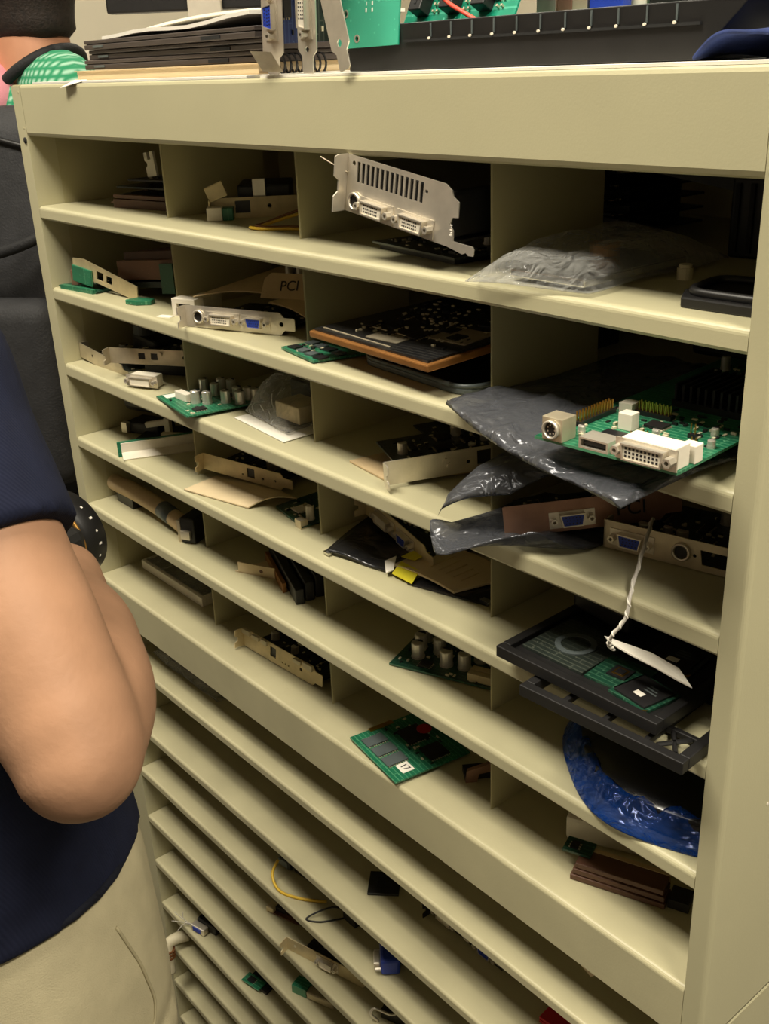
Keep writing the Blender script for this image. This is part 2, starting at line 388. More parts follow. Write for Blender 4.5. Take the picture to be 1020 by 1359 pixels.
# header with rolled lower edge, and the flat top
hp = [(0.0, HT-0.003), (0.0008, HT-0.0008), (0.003, HT), (0.012, HT), (0.012, HT-0.0015), (0.002, HT-0.0018), (0.002, HB+0.005), (0.005, HB+0.0018), (0.02, HB+0.0015), (0.02, HB), (0.004, HB), (0.0012, HB+0.0012), (0.0, HB+0.004)]
obj('header', prism(B(), hp, 0.0008, W-0.0004, 'x'), 'paint', cab, bevel=0.0003)
box('top_panel', 'paint_worn', cab, -SL+0.0005, W+SR-0.0005, 0.003, D, HT-0.0012, HT)
for c_ in ((0.0, 0.006), ):
    pass
bolt = B(); cyl(bolt, (-0.006, HB-0.004), 0.0032, -0.0012, 0.001, 'y', 16); obj('plug_hole', bolt, 'black_matte', cab, True)
for zz in (1.513, 1.478):
    rv = B(); cyl(rv, (-0.0055, zz), 0.0011, -0.0004, 0.001, 'y', 10); obj('rivet', rv, 'paint_worn', cab)
for zz in (1.508, 1.474):
    rv = B(); cyl(rv, (W+0.003, zz), 0.0016, -0.0005, 0.001, 'y', 10); obj('rivet', rv, 'paint_worn', cab)
for (yy, zz) in ((0.05, 1.087), (0.075, 1.07)):
    rv = B(); cyl(rv, (yy, zz), 0.001, W+SR-0.001, W+SR+0.0005, 'x', 10); obj('rivet', rv, 'white_plastic', cab)
for zt, lp in zip(ST, LIP):
    obj('shelf', shelf_mesh(0.0004, W-0.0004, zt, lp, D-0.003), 'paint' if lp < 0.03 else 'paint_worn', cab)
dm = None
tops = [HB+0.05]+[z-0.0016 for z in ST[:-1]]
for k in range(6):
    for q in range(1, 4):
        xd = 0.215*q; zt = tops[k]; z0 = ST[k]
        pts = [(xd-0.0006, 0.037), (xd, 0.0358), (xd+0.0006, 0.037), (xd+0.0006, 0.150), (xd-0.0006, 0.150)]
        obj('divider', prism(B(), pts, z0, zt if k else HT-0.0015, 'z'), 'divider_paint', cab)

# ------------------------------------------------------------ the lower unit with close-set slots
low = thing('slotted_cabinet', 'lower beige steel cabinet of close-set open shelf slots', 'cabinet', (0, 0, 0))
obj('side_panel', side(0, 0, W, 0.0, 0.9045, W+SR), 'paint', low)
obj('side_panel', side(0, 0, 0.03, 0.0, 0.9045, -SL), 'paint', low)
box('inner_side', 'divider_paint', low, 0.026, 0.03, 0.03, D-0.003, 0.0, 0.9)
box('back_panel', 'divider_paint', low, -SL+0.002, W+SR-0.002, D-0.003, D, 0.0, 0.903)
box('top_panel', 'paint_worn', low, -SL+0.003, W+SR-0.003, 0.014, D, 0.9032, 0.9045)
LZ = [0.850, 0.754, 0.676, 0.598, 0.521, 0.445, 0.372, 0.297, 0.222, 0.147, 0.072]
for zt in LZ:
    obj('shelf', shelf_mesh(0.0304, W-0.0004, zt, 0.0115, D-0.003, r=0.003), 'paint_worn', low)
box('kick_plate', 'paint_worn', low, 0.03, W, 0.01, 0.012, 0.0, 0.058)
box('seam_strip', 'black_matte', low, -SL+0.004, W+SR-0.0025, 0.016, D-0.006, 0.9045, 0.909)

# ------------------------------------------------------------ circuit cards
def dvi(par, x, z, w=0.037, pins=True, flip=False, post=True):
    o = dsub(x, z, w-0.012, 0.0092, -0.0012 if flip else 0.0012)
    i_ = dsub(x, z, w-0.0142, 0.0072, -0.0011 if flip else 0.0011)
    sh = B(); plate(sh, rect_hole(x, z, w, 0.0125), [i_], -0.0008); plate(sh, o, [i_], -0.0055)
    s = obj('dvi_socket', sh, 'steel', par)
    ins = B(); prism(ins, i_, -0.0045, -0.0001, 'y'); n = obj('insert', ins, 'white_plastic', s)
    if pins:
        pb = B()
        for r in range(3):
            for c in range(8): 
                xx = x-(w-0.0205)/2+c*(w-0.0205)/7*0.86; zz = z-0.0022+r*0.0022
                bx(pb, xx-0.0005, xx+0.0005, -0.00465, -0.0045, zz-0.0005, zz+0.0005)
        obj('pin_holes', pb, 'chip_black', s)
    if post:
        for sx in (-1, 1):
            p = B(); ring(p, (x+sx*(w/2-0.0028), z), 0.0026, 0.0013, -0.006, 0.0, 'y', 6); obj('screw_post', p, 'steel', s)
    return s
def vga(par, x, z, w=0.031):
    i_ = dsub(x, z, 0.0152, 0.0072, 0.0015)
    sh = B(); plate(sh, rect_hole(x, z, w, 0.0115), [i_], -0.0008); plate(sh, dsub(x, z, 0.017, 0.0088, 0.0017), [i_], -0.0055)
    s = obj('vga_socket', sh, 'steel', par)
    ins = B(); prism(ins, i_, -0.0050, -0.0001, 'y'); obj('insert', ins, 'blue_plastic', s)
    pb = B()
    for r in range(3):
        for c in range(5):
            xx = x-0.0046+c*0.0023+(0.0006 if r == 1 else 0); zz = z-0.002+r*0.002
            bx(pb, xx-0.0004, xx+0.0004, -0.0052, -0.0050, zz-0.0004, zz+0.0004)
    obj('pin_holes', pb, 'chip_black', s)
    for sx in (-1, 1):
        p = B(); ring(p, (x+sx*(w/2-0.003), z), 0.0026, 0.0013, -0.006, 0.0, 'y', 6); obj('screw_post', p, 'steel', s)
    return s
def svideo(par, x, z, r=0.0062):
    p = B(); ring(p, (x, z), r, r-0.0016, -0.0025, 0.0, 'y', 18); s = obj('round_socket', p, 'steel', par, True)
    q = B(); cyl(q, (x, z), r-0.0017, -0.0004, 0.001, 'y', 16); obj('insert', q, 'chip_black', s)
    return s
def jack(par, x, z, w, h):
    j = B(); bx(j, x-w/2+0.0003, x+w/2-0.0003, 0.0012, 0.012, z-h/2+0.0003, z+h/2-0.0003); return obj('port_body', j, 'chip_black', par)
def cap(par, x, y, z, r=0.0038, h=0.009, m='can_silver'):
    c = B(); cyl(c, (x, y), r*1.08, z, z+0.0018, n=12); cyl(c, (x, y), r, z+0.0018, z+h-0.0006, n=14); cyl(c, (x, y), r, z+h-0.0006, z+h, n=14, r2=r*0.86)
    o = obj('capacitor', c, m, par, False)
    b2 = B(); prism(b2, [(x+r*0.82*math.cos(a), y+r*0.82*math.sin(a)) for a in [R(-70)+R(140)*k/6+PI/2 for k in range(7)]], z+h, z+h+0.0002); obj('polarity_mark', b2, 'chip_black', o)
    return o
def chip(par, x, y, z, w, d, h=0.0018, m='chip_black', legs=True):
    o = box('chip', m, par, x-w/2, x+w/2, y-d/2, y+d/2, z+0.0002, z+h)
    if legs:
        lb = B(); n = max(3, int(d/0.0022))
        for k in range(n):
            yy = y-d/2+(k+0.5)*d/n
            bx(lb, x-w/2-0.0014, x-w/2, yy-0.0005, yy+0.0005, z, z+0.0006); bx(lb, x+w/2, x+w/2+0.0014, yy-0.0005, yy+0.0005, z, z+0.0006)
        obj('chip_legs', lb, 'steel_dull', o)
    return o
def smd(par, x0, x1, y0, y1, z, n, seed):
    rnd = random.Random(seed); b = B(); b2 = B()
    for k in range(n):
        x = rnd.uniform(x0, x1); y = rnd.uniform(y0, y1); a, c = (0.0016, 0.0008) if rnd.random() < 0.5 else (0.0008, 0.0016)
        bx(b if rnd.random() < 0.55 else b2, x-a, x+a, y-c, y+c, z, z+rnd.uniform(0.0006, 0.0014))
    tag(obj('surface_components', b, 'ivory_plastic', par), kind='stuff'); tag(obj('surface_components', b2, 'chip_black', par), kind='stuff')
def fill_board(par, x0, x1, y0, y1, z, seed, nchip=5, ncap=0, nsmd=60, caph=0.009):
    rnd = random.Random(seed); used = []
    def free(x, y, rx, ry):
        for (a, b, c, d) in used:
            if abs(x-a) < rx+c and abs(y-b) < ry+d: return False
        used.append((x, y, rx, ry)); return True
    for _ in range(nchip*6):
        if nchip <= 0: break
        w = rnd.choice([0.006, 0.008, 0.012, 0.016]); d = rnd.choice([0.008, 0.012, 0.016])
        w = min(w, (x1-x0)*0.4); d = min(d, (y1-y0)*0.4)
        x = rnd.uniform(x0+w, x1-w); y = rnd.uniform(y0+d, y1-d)
        if free(x, y, w/2+0.002, d/2+0.002): chip(par, x, y, z, w, d); nchip -= 1
    for _ in range(ncap*8):
        if ncap <= 0: break
        r = rnd.choice([0.0032, 0.004, 0.0045]); x = rnd.uniform(x0+r, x1-r); y = rnd.uniform(y0+r, y1-r)
        if free(x, y, r+0.0006, r+0.0006): cap(par, x, y, z, r, caph*rnd.uniform(0.85, 1.15)); ncap -= 1
    if nsmd: smd(par, x0+0.003, x1-0.003, y0+0.003, y1-0.003, z, nsmd, seed)
def bracket(par, h=0.0185, feats=(), m='steel', L=0.12, tab=True, dual=False, tabdir=-1):
    holes = []
    for f in feats:
        k = f[0]
        if k == 'hole': holes.append(round_hole(f[1], f[2], f[3]))
        elif k == 'jack': holes.append(rect_hole(f[1], f[2], f[3], f[4]))
        elif k == 'cut': holes.append(dsub(f[1], f[2], f[3], f[4]))
        elif k == 'slots':
            for i in range(f[3]): holes.append(rect_hole(f[1]+i*f[2], f[4], f[2]*0.62, f[5]))
    if dual:
        out = [(0.001, 0.0), (0.001, h), (0.094, h), (0.100, h-0.003), (0.1015, h-0.0065), (0.107, h-0.009), (0.1075, h-0.0185), (0.1025, h-0.0195), (0.101, h-0.024), (0.1045, h-0.0275), (0.1052, 0.0045), (0.122, 0.0052), (0.1235, 0.0038), (0.1235, -0.0006), (0.1195, -0.0012), (0.117, 0.0002), (0.114, -0.0016), (0.108, -0.0008), (0.100, 0.0)]
    else:
        out = [(0.0, 0.0005), (0.0, h-0.0005), (0.0015, h), (L-0.015, h), (L-0.011, h-0.0042), (L-0.001, h-0.0042), (L, h-0.0055), (L, 0.0055), (L-0.001, 0.0042), (L-0.011, 0.0042), (L-0.015, 0.0), (0.0015, 0.0)]
    b = plate(B(), out, holes, 0.0009)
    o = obj('bracket', b, m, par)
    if tab:
        tb = B(); s = tabdir; e = 0.0115
        pl = [(0.0, 0.0), (s*e, 0.0), (s*e, h*0.28), (s*(e-0.004), h*0.36), (s*(e-0.004), h*0.56), (s*e, h*0.64), (s*e, h*0.97), (s*(e-0.003), h), (0.0, h)]
        prism(tb, pl, -0.0002, 0.0009, 'x'); obj('mounting_tab', tb, m, o)
    for f in feats:
        k = f[0]
        if k == 'dvi': dvi(par, f[1], f[2], *(f[3:] if len(f) > 3 else ()))
        elif k == 'vga': vga(par, f[1], f[2])
        elif k == 'svideo': svideo(par, f[1], f[2])
        elif k == 'jack': jack(par, f[1], f[2], f[3], f[4])
        elif k == 'screw':
            p = B(); cyl(p, (f[1], f[2]), 0.0024, -0.0022, 0.0, 'y', 10); obj('screw', p, m, par)
    return o
def pcb(par, x0, x1, y0, y1, z, m, fingers=None):
    o = box('circuit_board', m, par, x0, x1, y0, y1, z, z+0.0016)
    if fingers:
        fb = B(); a, b_, side_ = fingers; n = int((b_-a)/0.0022)
        for k in range(n):
            c = a+(k+0.5)*(b_-a)/n
            if side_ == 'x1': bx(fb, x1-0.007, x1+0.0002, c-0.0008, c+0.0008, z+0.0016, z+0.00175)
            elif side_ == 'y0': bx(fb, c-0.0008, c+0.0008, y0-0.0002, y0+0.007, z+0.0016, z+0.00175)
        obj('edge_contacts', fb, 'gold', o)
    return o
def card(label, loc, rot, feats=(), h=0.0185, bm_='steel', board='pcb_green', bd=(0.012, 0.10, 0.09), bz=0.004, seed=1, nchip=4, ncap=2, nsmd=50, dual=False, L=0.12, group=None, tabdir=-1, name='expansion_card', tab=True):
    t = thing(name, label, 'circuit card', loc, rot, group)
    bracket(t, h, feats, bm_, L, tab, dual, tabdir)
    if board:
        pcb(t, bd[0], bd[1], 0.0012, bd[2], bz, board)
        fill_board(t, bd[0]+0.003, bd[1]-0.003, 0.014, bd[2]-0.004, bz+0.0016, seed, nchip, ncap, nsmd)
    return t

# ---- row 1
t = thing('stacked_boards', 'dark brown circuit boards stacked at the back of the top left pigeonhole', 'circuit boards', (0.082, 0.045, S1), (0, 0, 12))
for k, (dx, dy, mm) in enumerate([(0, 0, 'pcb_brown'), (0.004, 0.006, 'pcb_dark'), (-0.003, 0.012, 'pcb_dark'), (0.012, 0.016, 'pcb_black')]):
    z = 0.004+k*0.007
    pcb(t, dx, dx+0.095, dy, dy+0.09, z, mm)
    fill_board(t, dx+0.004, dx+0.09, dy+0.004, dy+0.08, z+0.0016, 20+k, 3, 0, 20)
box('edge_slot', 'brown_plastic', t, 0.006, 0.096, -0.002, 0.004, 0.0, 0.0085); box('edge_slot', 'brown_plastic', t, 0.006, 0.096, -0.001, 0.006, 0.0095, 0.013)
t = thing('card_clip', 'small white notched plastic clip standing on the dark stacked boards', 'clip', (0.112, 0.075, S1+0.0285), (0, -8, 10))
obj('clip_plate', prism(B(), [(0, 0), (0.015, 0), (0.015, 0.024), (0.010, 0.024), (0.010, 0.0165), (0.005, 0.0165), (0.005, 0.024), (0.0005, 0.024), (0.0, 0.016), (0.003, 0.014), (0.003, 0.011), (0.0, 0.009)], 0, 0.003, 'y'), 'white_plastic', t)
t = card('beige bracketed card beside a looped yellow cable in the top shelf', (0.262, 0.056, S1), (0, 0, 52), [('jack', 0.030, 0.010, 0.014, 0.011), ('hole', 0.055, 0.010, 0.002)], bm_='steel_beige', board='pcb_dark', bd=(0.01, 0.085, 0.075), seed=5, nchip=4, ncap=3)
box('connector_housing', 'white_plastic', t, -0.002, 0.012, -0.016, -0.001, 0.0, 0.012, 0.0006)
box('green_block', 'pcb_bright', t, 0.012, 0.022, -0.014, -0.001, 0.0, 0.011, 0.0006)
box('angled_plate', 'steel_beige', t, 0.006, 0.024, -0.006, -0.001, 0.014, 0.028, 0.0006, T=Matrix.Rotation(R(-20), 4, 'Y'))
box('fan_shroud', 'black_plastic', t, 0.025, 0.075, 0.012, 0.07, 0.008, 0.028, 0.002)
box('chrome_edge', 'steel', t, 0.040, 0.052, 0.005, 0.009, 0.018, 0.034, 0.0005)
c = thing('looped_cable', 'yellow and brown two-strand cable looped beside the top shelf card', 'cable')
obj('yellow_strand', tube(B(), [(0.395, 0.088, S1+0.016), (0.372, 0.072, S1+0.010), (0.352, 0.050, S1+0.002), (0.350, 0.041, S1+0.0018), (0.365, 0.042, S1+0.0018), (0.388, 0.055, S1+0.002), (0.41, 0.068, S1+0.002)], 0.0013), 'yellow_wire', c, True)
obj('brown_strand', tube(B(), [(0.395, 0.090, S1+0.019), (0.371, 0.075, S1+0.013), (0.353, 0.053, S1+0.004), (0.353, 0.045, S1+0.0035), (0.366, 0.0455, S1+0.003), (0.388, 0.058, S1+0.0035), (0.41, 0.071, S1+0.003)], 0.0011), 'brown_wire', c, True)
# graphics card with a wide two slot bracket
g = card('silver two-slot graphics card bracket with two white sockets and vent slots', (0.5365, 0.0, S1+0.0345), (0, 9.5, 3),
         [('slots', 0.0125, 0.0047, 14, 0.0285, 0.0135), ('hole', 0.0075, 0.0335, 0.0016), ('svideo', 0.011, 0.0085), ('dvi', 0.032, 0.0072, 0.035), ('dvi', 0.070, 0.0072, 0.035), ('hole', 0.078, 0.030, 0.0014)],
         h=0.0385, board='pcb_black', bd=(0.006, 0.100, 0.17), bz=0.0006, seed=8, nchip=0, ncap=0, nsmd=0, dual=True)
sh = box('cooler_shroud', 'black_plastic', g, 0.008, 0.098, 0.003, 0.165, 0.003, 0.034, 0.003)
lb = B()
for k in range(5): bx(lb, 0.1018+0.0006*(k % 2), 0.1035, -0.0003, 0.0, 0.0075+k*0.0016, 0.0083+k*0.0016)
obj('bracket_print', lb, 'paper', g)
wr = tube(B(), [(0.002, 0.0, 0.026), (-0.006, -0.008, 0.031), (-0.014, -0.012, 0.0345)], 0.0005, 6); obj('bent_wire', wr, 'steel_dull', g, True)
t = thing('flat_board', 'dark circuit board lying flat under the two-slot graphics card', 'circuit board', (0.515, 0.042, S1), (0, 0, -8))
pcb(t, 0.0, 0.105, 0.0, 0.10, 0.004, 'pcb_dark'); fill_board(t, 0.003, 0.10, 0.003, 0.06, 0.0056, 31, 4, 2, 30, 0.006); box('backing', 'black_plastic', t, 0.004, 0.10, 0.004, 0.095, 0.0, 0.004)
t = thing('stacked_boards', 'black boards piled behind the two-slot graphics card', 'circuit boards', (0.56, 0.185, S1), (0, 0, -4))
for k in range(6):
    pcb(t, 0.003*k, 0.075, 0.002*k, 0.10, 0.002+k*0.0105, 'pcb_black'); fill_board(t, 0.003*k+0.003, 0.07, 0.002*k+0.003, 0.03, 0.0036+k*0.0105, 40+k, 2, 1, 14, 0.006)
    box('spacer', 'black_plastic', t, 0.02, 0.06, 0.03, 0.09, 0.0036+k*0.0105, 0.0125+k*0.0105 if k < 5 else 0.014+k*0.0105)
# plastic bag in row 1 right
t = thing('plastic_bag', 'clear plastic bag holding a small part, crumpled on the top right shelf', 'bag')
fl1 = lambda p: S1 if p.y > 0.003 else S1-0.02
obj('bag_film', pillow(B(), [(0.668, -0.012, S1+0.003), (0.752, 0.006, S1+0.003), (0.752, 0.150, S1+0.004), (0.656, 0.150, S1+0.006)], 0.020, amp=0.006, freq=22, seed=3, floor=lambda p: S1), 'clear_bag', t, True)
ct = B(); bx(ct, 0.683, 0.742, 0.014, 0.115, S1+0.003, S1+0.008); obj('bagged_plate', ct, 'foil_silver', t, bevel=0.001)
rr = B(); cyl(rr, (0.70, 0.085), 0.010, S1+0.0085, S1+0.016, n=18); obj('bagged_coil', rr, 'copper', t)
t = card('dark bracketed card standing deep in the top right pigeonhole', (0.652, 0.175, S1+0.052), (0, 12, 24), [('hole', 0.04, 0.009, 0.003), ('screw', 0.075, 0.009), ('screw', 0.085, 0.009)], bm_='black_plastic', board='pcb_black', bd=(0.01, 0.1, 0.09), seed=9, nchip=2, ncap=0)
for lbl, x0, x1, y0, y1, z0, z1 in [('black plastic module box nearest the right post on the top shelf', 0.795, 0.848, 0.105, 0.20, S1, S1+0.045), ('taller black plastic module box behind the clear bag on the top shelf', 0.735, 0.788, 0.165, 0.26, S1, S1+0.052)]:
    t = thing('module_box', lbl, 'box', ((x0+x1)/2, (y0+y1)/2, z0), (0, 0, 6))
    w, d = (x1-x0)/2, (y1-y0)/2
    box('casing', 'black_plastic', t, -w, w, -d, d, 0, z1-z0, 0.002)
    for k in range(5): box('fin', 'black_matte', t, -w+0.004+k*w*0.38, -w+0.007+k*w*0.38, -d-0.0025, -d, 0.004, z1-z0-0.004)
    box('end_label', 'grey_plastic', t, -w*0.7, w*0.7, -d*0.9, d*0.2, z1-z0, z1-z0+0.0006)
t = thing('cap_nut', 'small white plastic cap on the top right shelf', 'cap', (0.762, 0.085, S1))
cc = B(); cyl(cc, (0, 0), 0.005, 0, 0.007, n=14); cyl(cc, (0, 0), 0.004, 0.007, 0.009, n=14); obj('cap_body', cc, 'ivory_plastic', t)
t = thing('drive_tray', 'flat black tray with raised rim at the right end of the top shelf', 'tray', (0.806, 0.018, S1), (0, 0, 8))
obj('tray_base', prism(B(), [(0, 0), (0.045, -0.004), (0.045, 0.05), (0.0, 0.05), (-0.008, 0.02)], 0, 0.006), 'black_plastic', t, bevel=0.001)
tb = tube(B(), [(0.044, 0.002, 0.008), (0.02, 0.004, 0.008), (0.004, 0.008, 0.008), (0.0, 0.022, 0.008), (0.004, 0.046, 0.008), (0.04, 0.047, 0.008)], 0.0025); obj('rim', tb, 'black_plastic', t, True)

# ---- row 2
t = thing('green_card', 'green card with beige metal edge lying at the left end of the second shelf', 'circuit card', (0.002, 0.006, S2), (0, 0, 8))
pcb(t, 0.002, 0.075, 0.0, 0.07, 0.001, 'pcb_green'); fill_board(t, 0.02, 0.07, 0.01, 0.06, 0.0026, 51, 3, 0, 20)
box('edge_strip', 'pcb_bright', t, 0.01, 0.072, -0.003, 0.003, 0.0, 0.0045); 
pl = plate(B(), [(0, 0), (0.0, 0.016), (0.02, 0.02), (0.115, 0.016), (0.115, 0.0)], [rect_hole(0.05, 0.009, 0.012, 0.009), rect_hole(0.066, 0.009, 0.010, 0.008)], 0.001)
for v in pl.verts: v.co = Matrix.Rotation(R(10), 4, 'Y') @ v.co + Vector((0.026, 0.006, 0.018))
obj('metal_edge', pl, 'steel_beige', t)
box('green_wrap', 'pcb_bright', t, 0.026, 0.062, 0.003, 0.0058, 0.012, 0.030, 0.001, T=Matrix.Rotation(R(6), 4, 'Y'))
cp = B(); cyl(cp, (0.018, 0.014), 0.006, 0.003, 0.019, n=14); obj('copper_coil', cp, 'bronze', t)
t = thing('slot_board', 'brown slotted board tilted against the divider on the second shelf', 'circuit board', (0.098, 0.030, S2+0.001), (-4, -5, 14))
box('body', 'pcb_brown', t, 0.0, 0.088, 0.004, 0.10, 0.014, 0.034, 0.001); box('green_end', 'pcb_green', t, 0.070, 0.089, 0.0, 0.006, 0.0, 0.030)
for k in range(4): box('slot', 'brown_plastic', t, 0.004, 0.084, 0.012+k*0.02, 0.022+k*0.02, 0.034, 0.042)
box('base_board', 'pcb_dark', t, 0.0, 0.088, 0.002, 0.10, 0.006, 0.012)
t = thing('board_scrap', 'small loose green board scrap near the second shelf edge', 'circuit board', (0.150, 0.012, S2), (0, 0, 28))
obj('scrap', prism(B(), [(0, 0), (0.016, -0.004), (0.030, 0.002), (0.028, 0.012), (0.006, 0.014)], 0, 0.005), 'pcb_bright', t, bevel=0.001)
# card with three sockets
t = card('bracketed graphics card with blue and white sockets on the second shelf', (0.287, 0.003, S2+0.0006), (0, 0, 21), [('svideo', 0.016, 0.0100), ('dvi', 0.043, 0.0092), ('vga', 0.079, 0.0092), ('hole', 0.106, 0.0095, 0.0022)], h=0.0195, board='pcb_dark', bd=(0.008, 0.104, 0.09), bz=0.002, seed=11, nchip=3, ncap=2)
t = thing('usb_connector', 'white square connector block left of the bracketed graphics card', 'connector', (0.236, 0.018, S2), (0, 0, 20))
ub = B(); plate(ub, rect_hole(0.014, 0.0085, 0.028, 0.017), [rect_hole(0.014, 0.0085, 0.017, 0.007)], 0.014); obj('housing', ub, 'white_plastic', t, bevel=0.0005)
box('socket_core', 'chip_black', t, 0.0056, 0.0224, 0.004, 0.0135, 0.0052, 0.0118); box('rear_block', 'ivory_plastic', t, 0.002, 0.026, 0.014, 0.045, 0.001, 0.015, 0.001)
box('label_strip', 'paper', t, -0.012, 0.004, -0.010, -0.002, 0.0, 0.0006)
t = thing('cardboard_sheet', 'tan cardboard sheet resting on the bracketed graphics card', 'cardboard')
obj('sheet', sheet(B(), [(0.268, 0.024, S2+0.021), (0.375, 0.078, S2+0.020), (0.36, 0.165, S2+0.030), (0.255, 0.135, S2+0.031)], 0.0012, lambda u, v: 0.008*math.sin(PI*u)), 'cardboard', t)
obj('folded_flap', sheet(B(), [(0.352, 0.052, S2+0.022), (0.410, 0.062, S2+0.008), (0.418, 0.11, S2+0.016), (0.36, 0.085, S2+0.026)], 0.0012, lambda u, v: 0.004*math.sin(PI*u)), 'cardboard', t)
t = thing('cardboard_tag', 'tan cardboard tag with the handwritten letters PCI', 'tag', (0.334, 0.056, S2+0.024), (58, 0, 24))
obj('tag_card', prism(B(), [(0, 0), (0.052, 0), (0.054, 0.018), (0.04, 0.024), (0.006, 0.024), (0, 0.018)], 0, 0.001), 'cardboard', t)
text('handwriting', 'PCI', 0.0135, 'ink', t, (0.028, 0.012, 0.0012), (0, 0, 4))
t = thing('power_card', 'dark card with three silver capacitors behind the PCI tag', 'circuit card', (0.318, 0.086, S2+0.034), (0, 0, 14))
pcb(t, 0.0, 0.078, 0.0, 0.06, 0.0, 'pcb_dark')
for x, y in ((0.010, 0.008), (0.024, 0.007), (0.038, 0.010)): cap(t, x, y, 0.0016, 0.0045, 0.017)
box('legs_block', 'chip_black', t, 0.0, 0.07, 0.02, 0.058, 0.0016, 0.012); box('stand', 'black_plastic', t, 0.004, 0.074, 0.02, 0.058, -0.033, 0.0)
# copper edged board, memory module and grey tray
t = thing('memory_module', 'small green module with grey chips by the copper-edged board', 'memory module', (0.424, 0.012, S2), (0, 0, 0))
obj('circuit_board', prism(B(), [(0.002, 0.0), (0.058, -0.009), (0.072, 0.036), (0.010, 0.042)], 0.001, 0.003), 'pcb_bright', t)
for k in range(4):
    for j in range(2):
        px_, py_ = 0.014+k*0.0145, 0.006-k*0.0022+j*0.018
        chip(t, px_, py_, 0.003, 0.010, 0.009, 0.0015, 'grey_plastic' if (k+j) % 3 else 'chip_black', False)
smd(t, 0.012, 0.058, 0.0, 0.03, 0.003, 26, 60)
t = thing('rounded_tray', 'dark grey tray with rounded corner under the copper-edged board', 'tray', (0.505, 0.030, S2), (0, 0, -4))
def rr_(x0, x1, y0, y1, r, n=5):
    o = []
    for cx_, cy_, a0 in ((x1-r, y0+r, -90), (x1-r, y1-r, 0), (x0+r, y1-r, 90), (x0+r, y0+r, 180)):
        for k in range(n+1): a = R(a0+90*k/n); o.append((cx_+r*math.cos(a), cy_+r*math.sin(a)))
    return o
obj('tray_base', prism(B(), rr_(0, 0.132, 0, 0.11, 0.018), 0, 0.005), 'grey_plastic', t, bevel=0.0015)
rim = B(); pts = rr_(0.001, 0.131, 0.001, 0.109, 0.018); tube(rim, [(a, b, 0.0062) for a, b in pts+pts[:1]], 0.0018, 6, 1); obj('rim', rim, 'grey_plastic', t, True)
obj('floor_inlay', prism(B(), rr_(0.005, 0.127, 0.005, 0.105, 0.015), 0.005, 0.0056), 'black_plastic', t)
t = thing('copper_edged_board', 'large dark board with copper edge resting on the rounded tray', 'circuit board', (0.470, 0.010, S2+0.0185), (4, -1, 0))
hull = [(0.0, 0.0), (0.152, -0.012), (0.160, 0.055), (0.150, 0.12), (0.03, 0.13)]
obj('copper_base', prism(B(), hull, 0.0, 0.0055), 'copper', t, bevel=0.0012)
obj('board_face', prism(B(), [(0.004, 0.003), (0.149, -0.0085), (0.156, 0.054), (0.147, 0.117), (0.032, 0.127)], 0.0055, 0.0072), 'pcb_black', t)
fill_board(t, 0.03, 0.145, 0.012, 0.11, 0.0072, 71, 9, 0, 120)
for a, b_ in (((0.010, 0.008), (0.100, 0.000)), ((0.03, 0.03), (0.09, 0.025))):
    tr = B(); tube(tr, [(a[0], a[1], 0.0074), (b_[0], b_[1], 0.0074)], 0.0006, 6, 2); obj('solder_line', tr, 'steel_dull', t)
box('silver_patch', 'steel_dull', t, 0.062, 0.098, 0.008, 0.022, 0.0072, 0.0078); box('silver_patch', 'steel_dull', t, 0.108, 0.146, 0.03, 0.06, 0.0072, 0.0082)
t = thing('foot_block', 'dark stand block at the back of the third pigeonhole on the second shelf', 'block', (0.53, 0.15, S2))
box('block_body', 'black_plastic', t, -0.03, 0.09, 0.0, 0.06, 0, 0.018, 0.002); box('block_cap', 'black_matte', t, -0.02, 0.08, 0.005, 0.055, 0.018, 0.05, 0.002); box('chrome_clip', 'steel', t, 0.012, 0.022, -0.002, 0.005, 0.045, 0.056)
# antistatic bag and the big video card
t = thing('antistatic_bag', 'smoky antistatic bag under the big green video card, hanging over the shelf edge', 'bag')
def fl2(p): return S2+0.0005 if p.y > -0.001 else S2-0.10
def bagfn(bm, rows, nu=28, sub=5, amp=0.003, freq=40, seed=0, th=0.0022, mask=None):
    """draped double sheet through rows of control points"""
    path = [smooth_path([r[i] for r in rows], sub) for i in range(len(rows[0]))]
    g = []
    for j in range(len(path[0])): g.append(smooth_path([path[i][j] for i in range(len(path))], 6))
    off = Vector((seed, seed*2.2, seed*0.4)); n = len(g); m = len(g[0]); T = []; Bo = []
    for j in range(n):
        a = []; b = []
        for i in range(m):
            p = g[j][i]; e = min(1.0, 4*min(i/(m-1), 1-i/(m-1)))*min(1.0, 4*min(j/(n-1), 1-j/(n-1)))
            d = (noise.noise(p*freq+off)+0.6*noise.noise(p*freq*2.1+off))*amp
            a.append(bm.verts.new(p+Vector((d*0.5, d*0.3, abs(d)+th*e+0.0008)))); b.append(bm.verts.new(p+Vector((0, 0, 0.0))))
        T.append(a); Bo.append(b)
    for j in range(n-1):
        for i in range(m-1):
            bm.faces.new((T[j][i], T[j][i+1], T[j+1][i+1], T[j+1][i])); bm.faces.new((Bo[j][i], Bo[j+1][i], Bo[j+1][i+1], Bo[j][i+1]))
    for i in range(m-1):
        bm.faces.new((T[0][i], Bo[0][i], Bo[0][i+1], T[0][i+1])); bm.faces.new((T[n-1][i], T[n-1][i+1], Bo[n-1][i+1], Bo[n-1][i]))
    for j in range(n-1):
        bm.faces.new((T[j][0], T[j+1][0], Bo[j+1][0], Bo[j][0])); bm.faces.new((T[j][m-1], Bo[j][m-1], Bo[j+1][m-1], T[j+1][m-1]))
    return bm
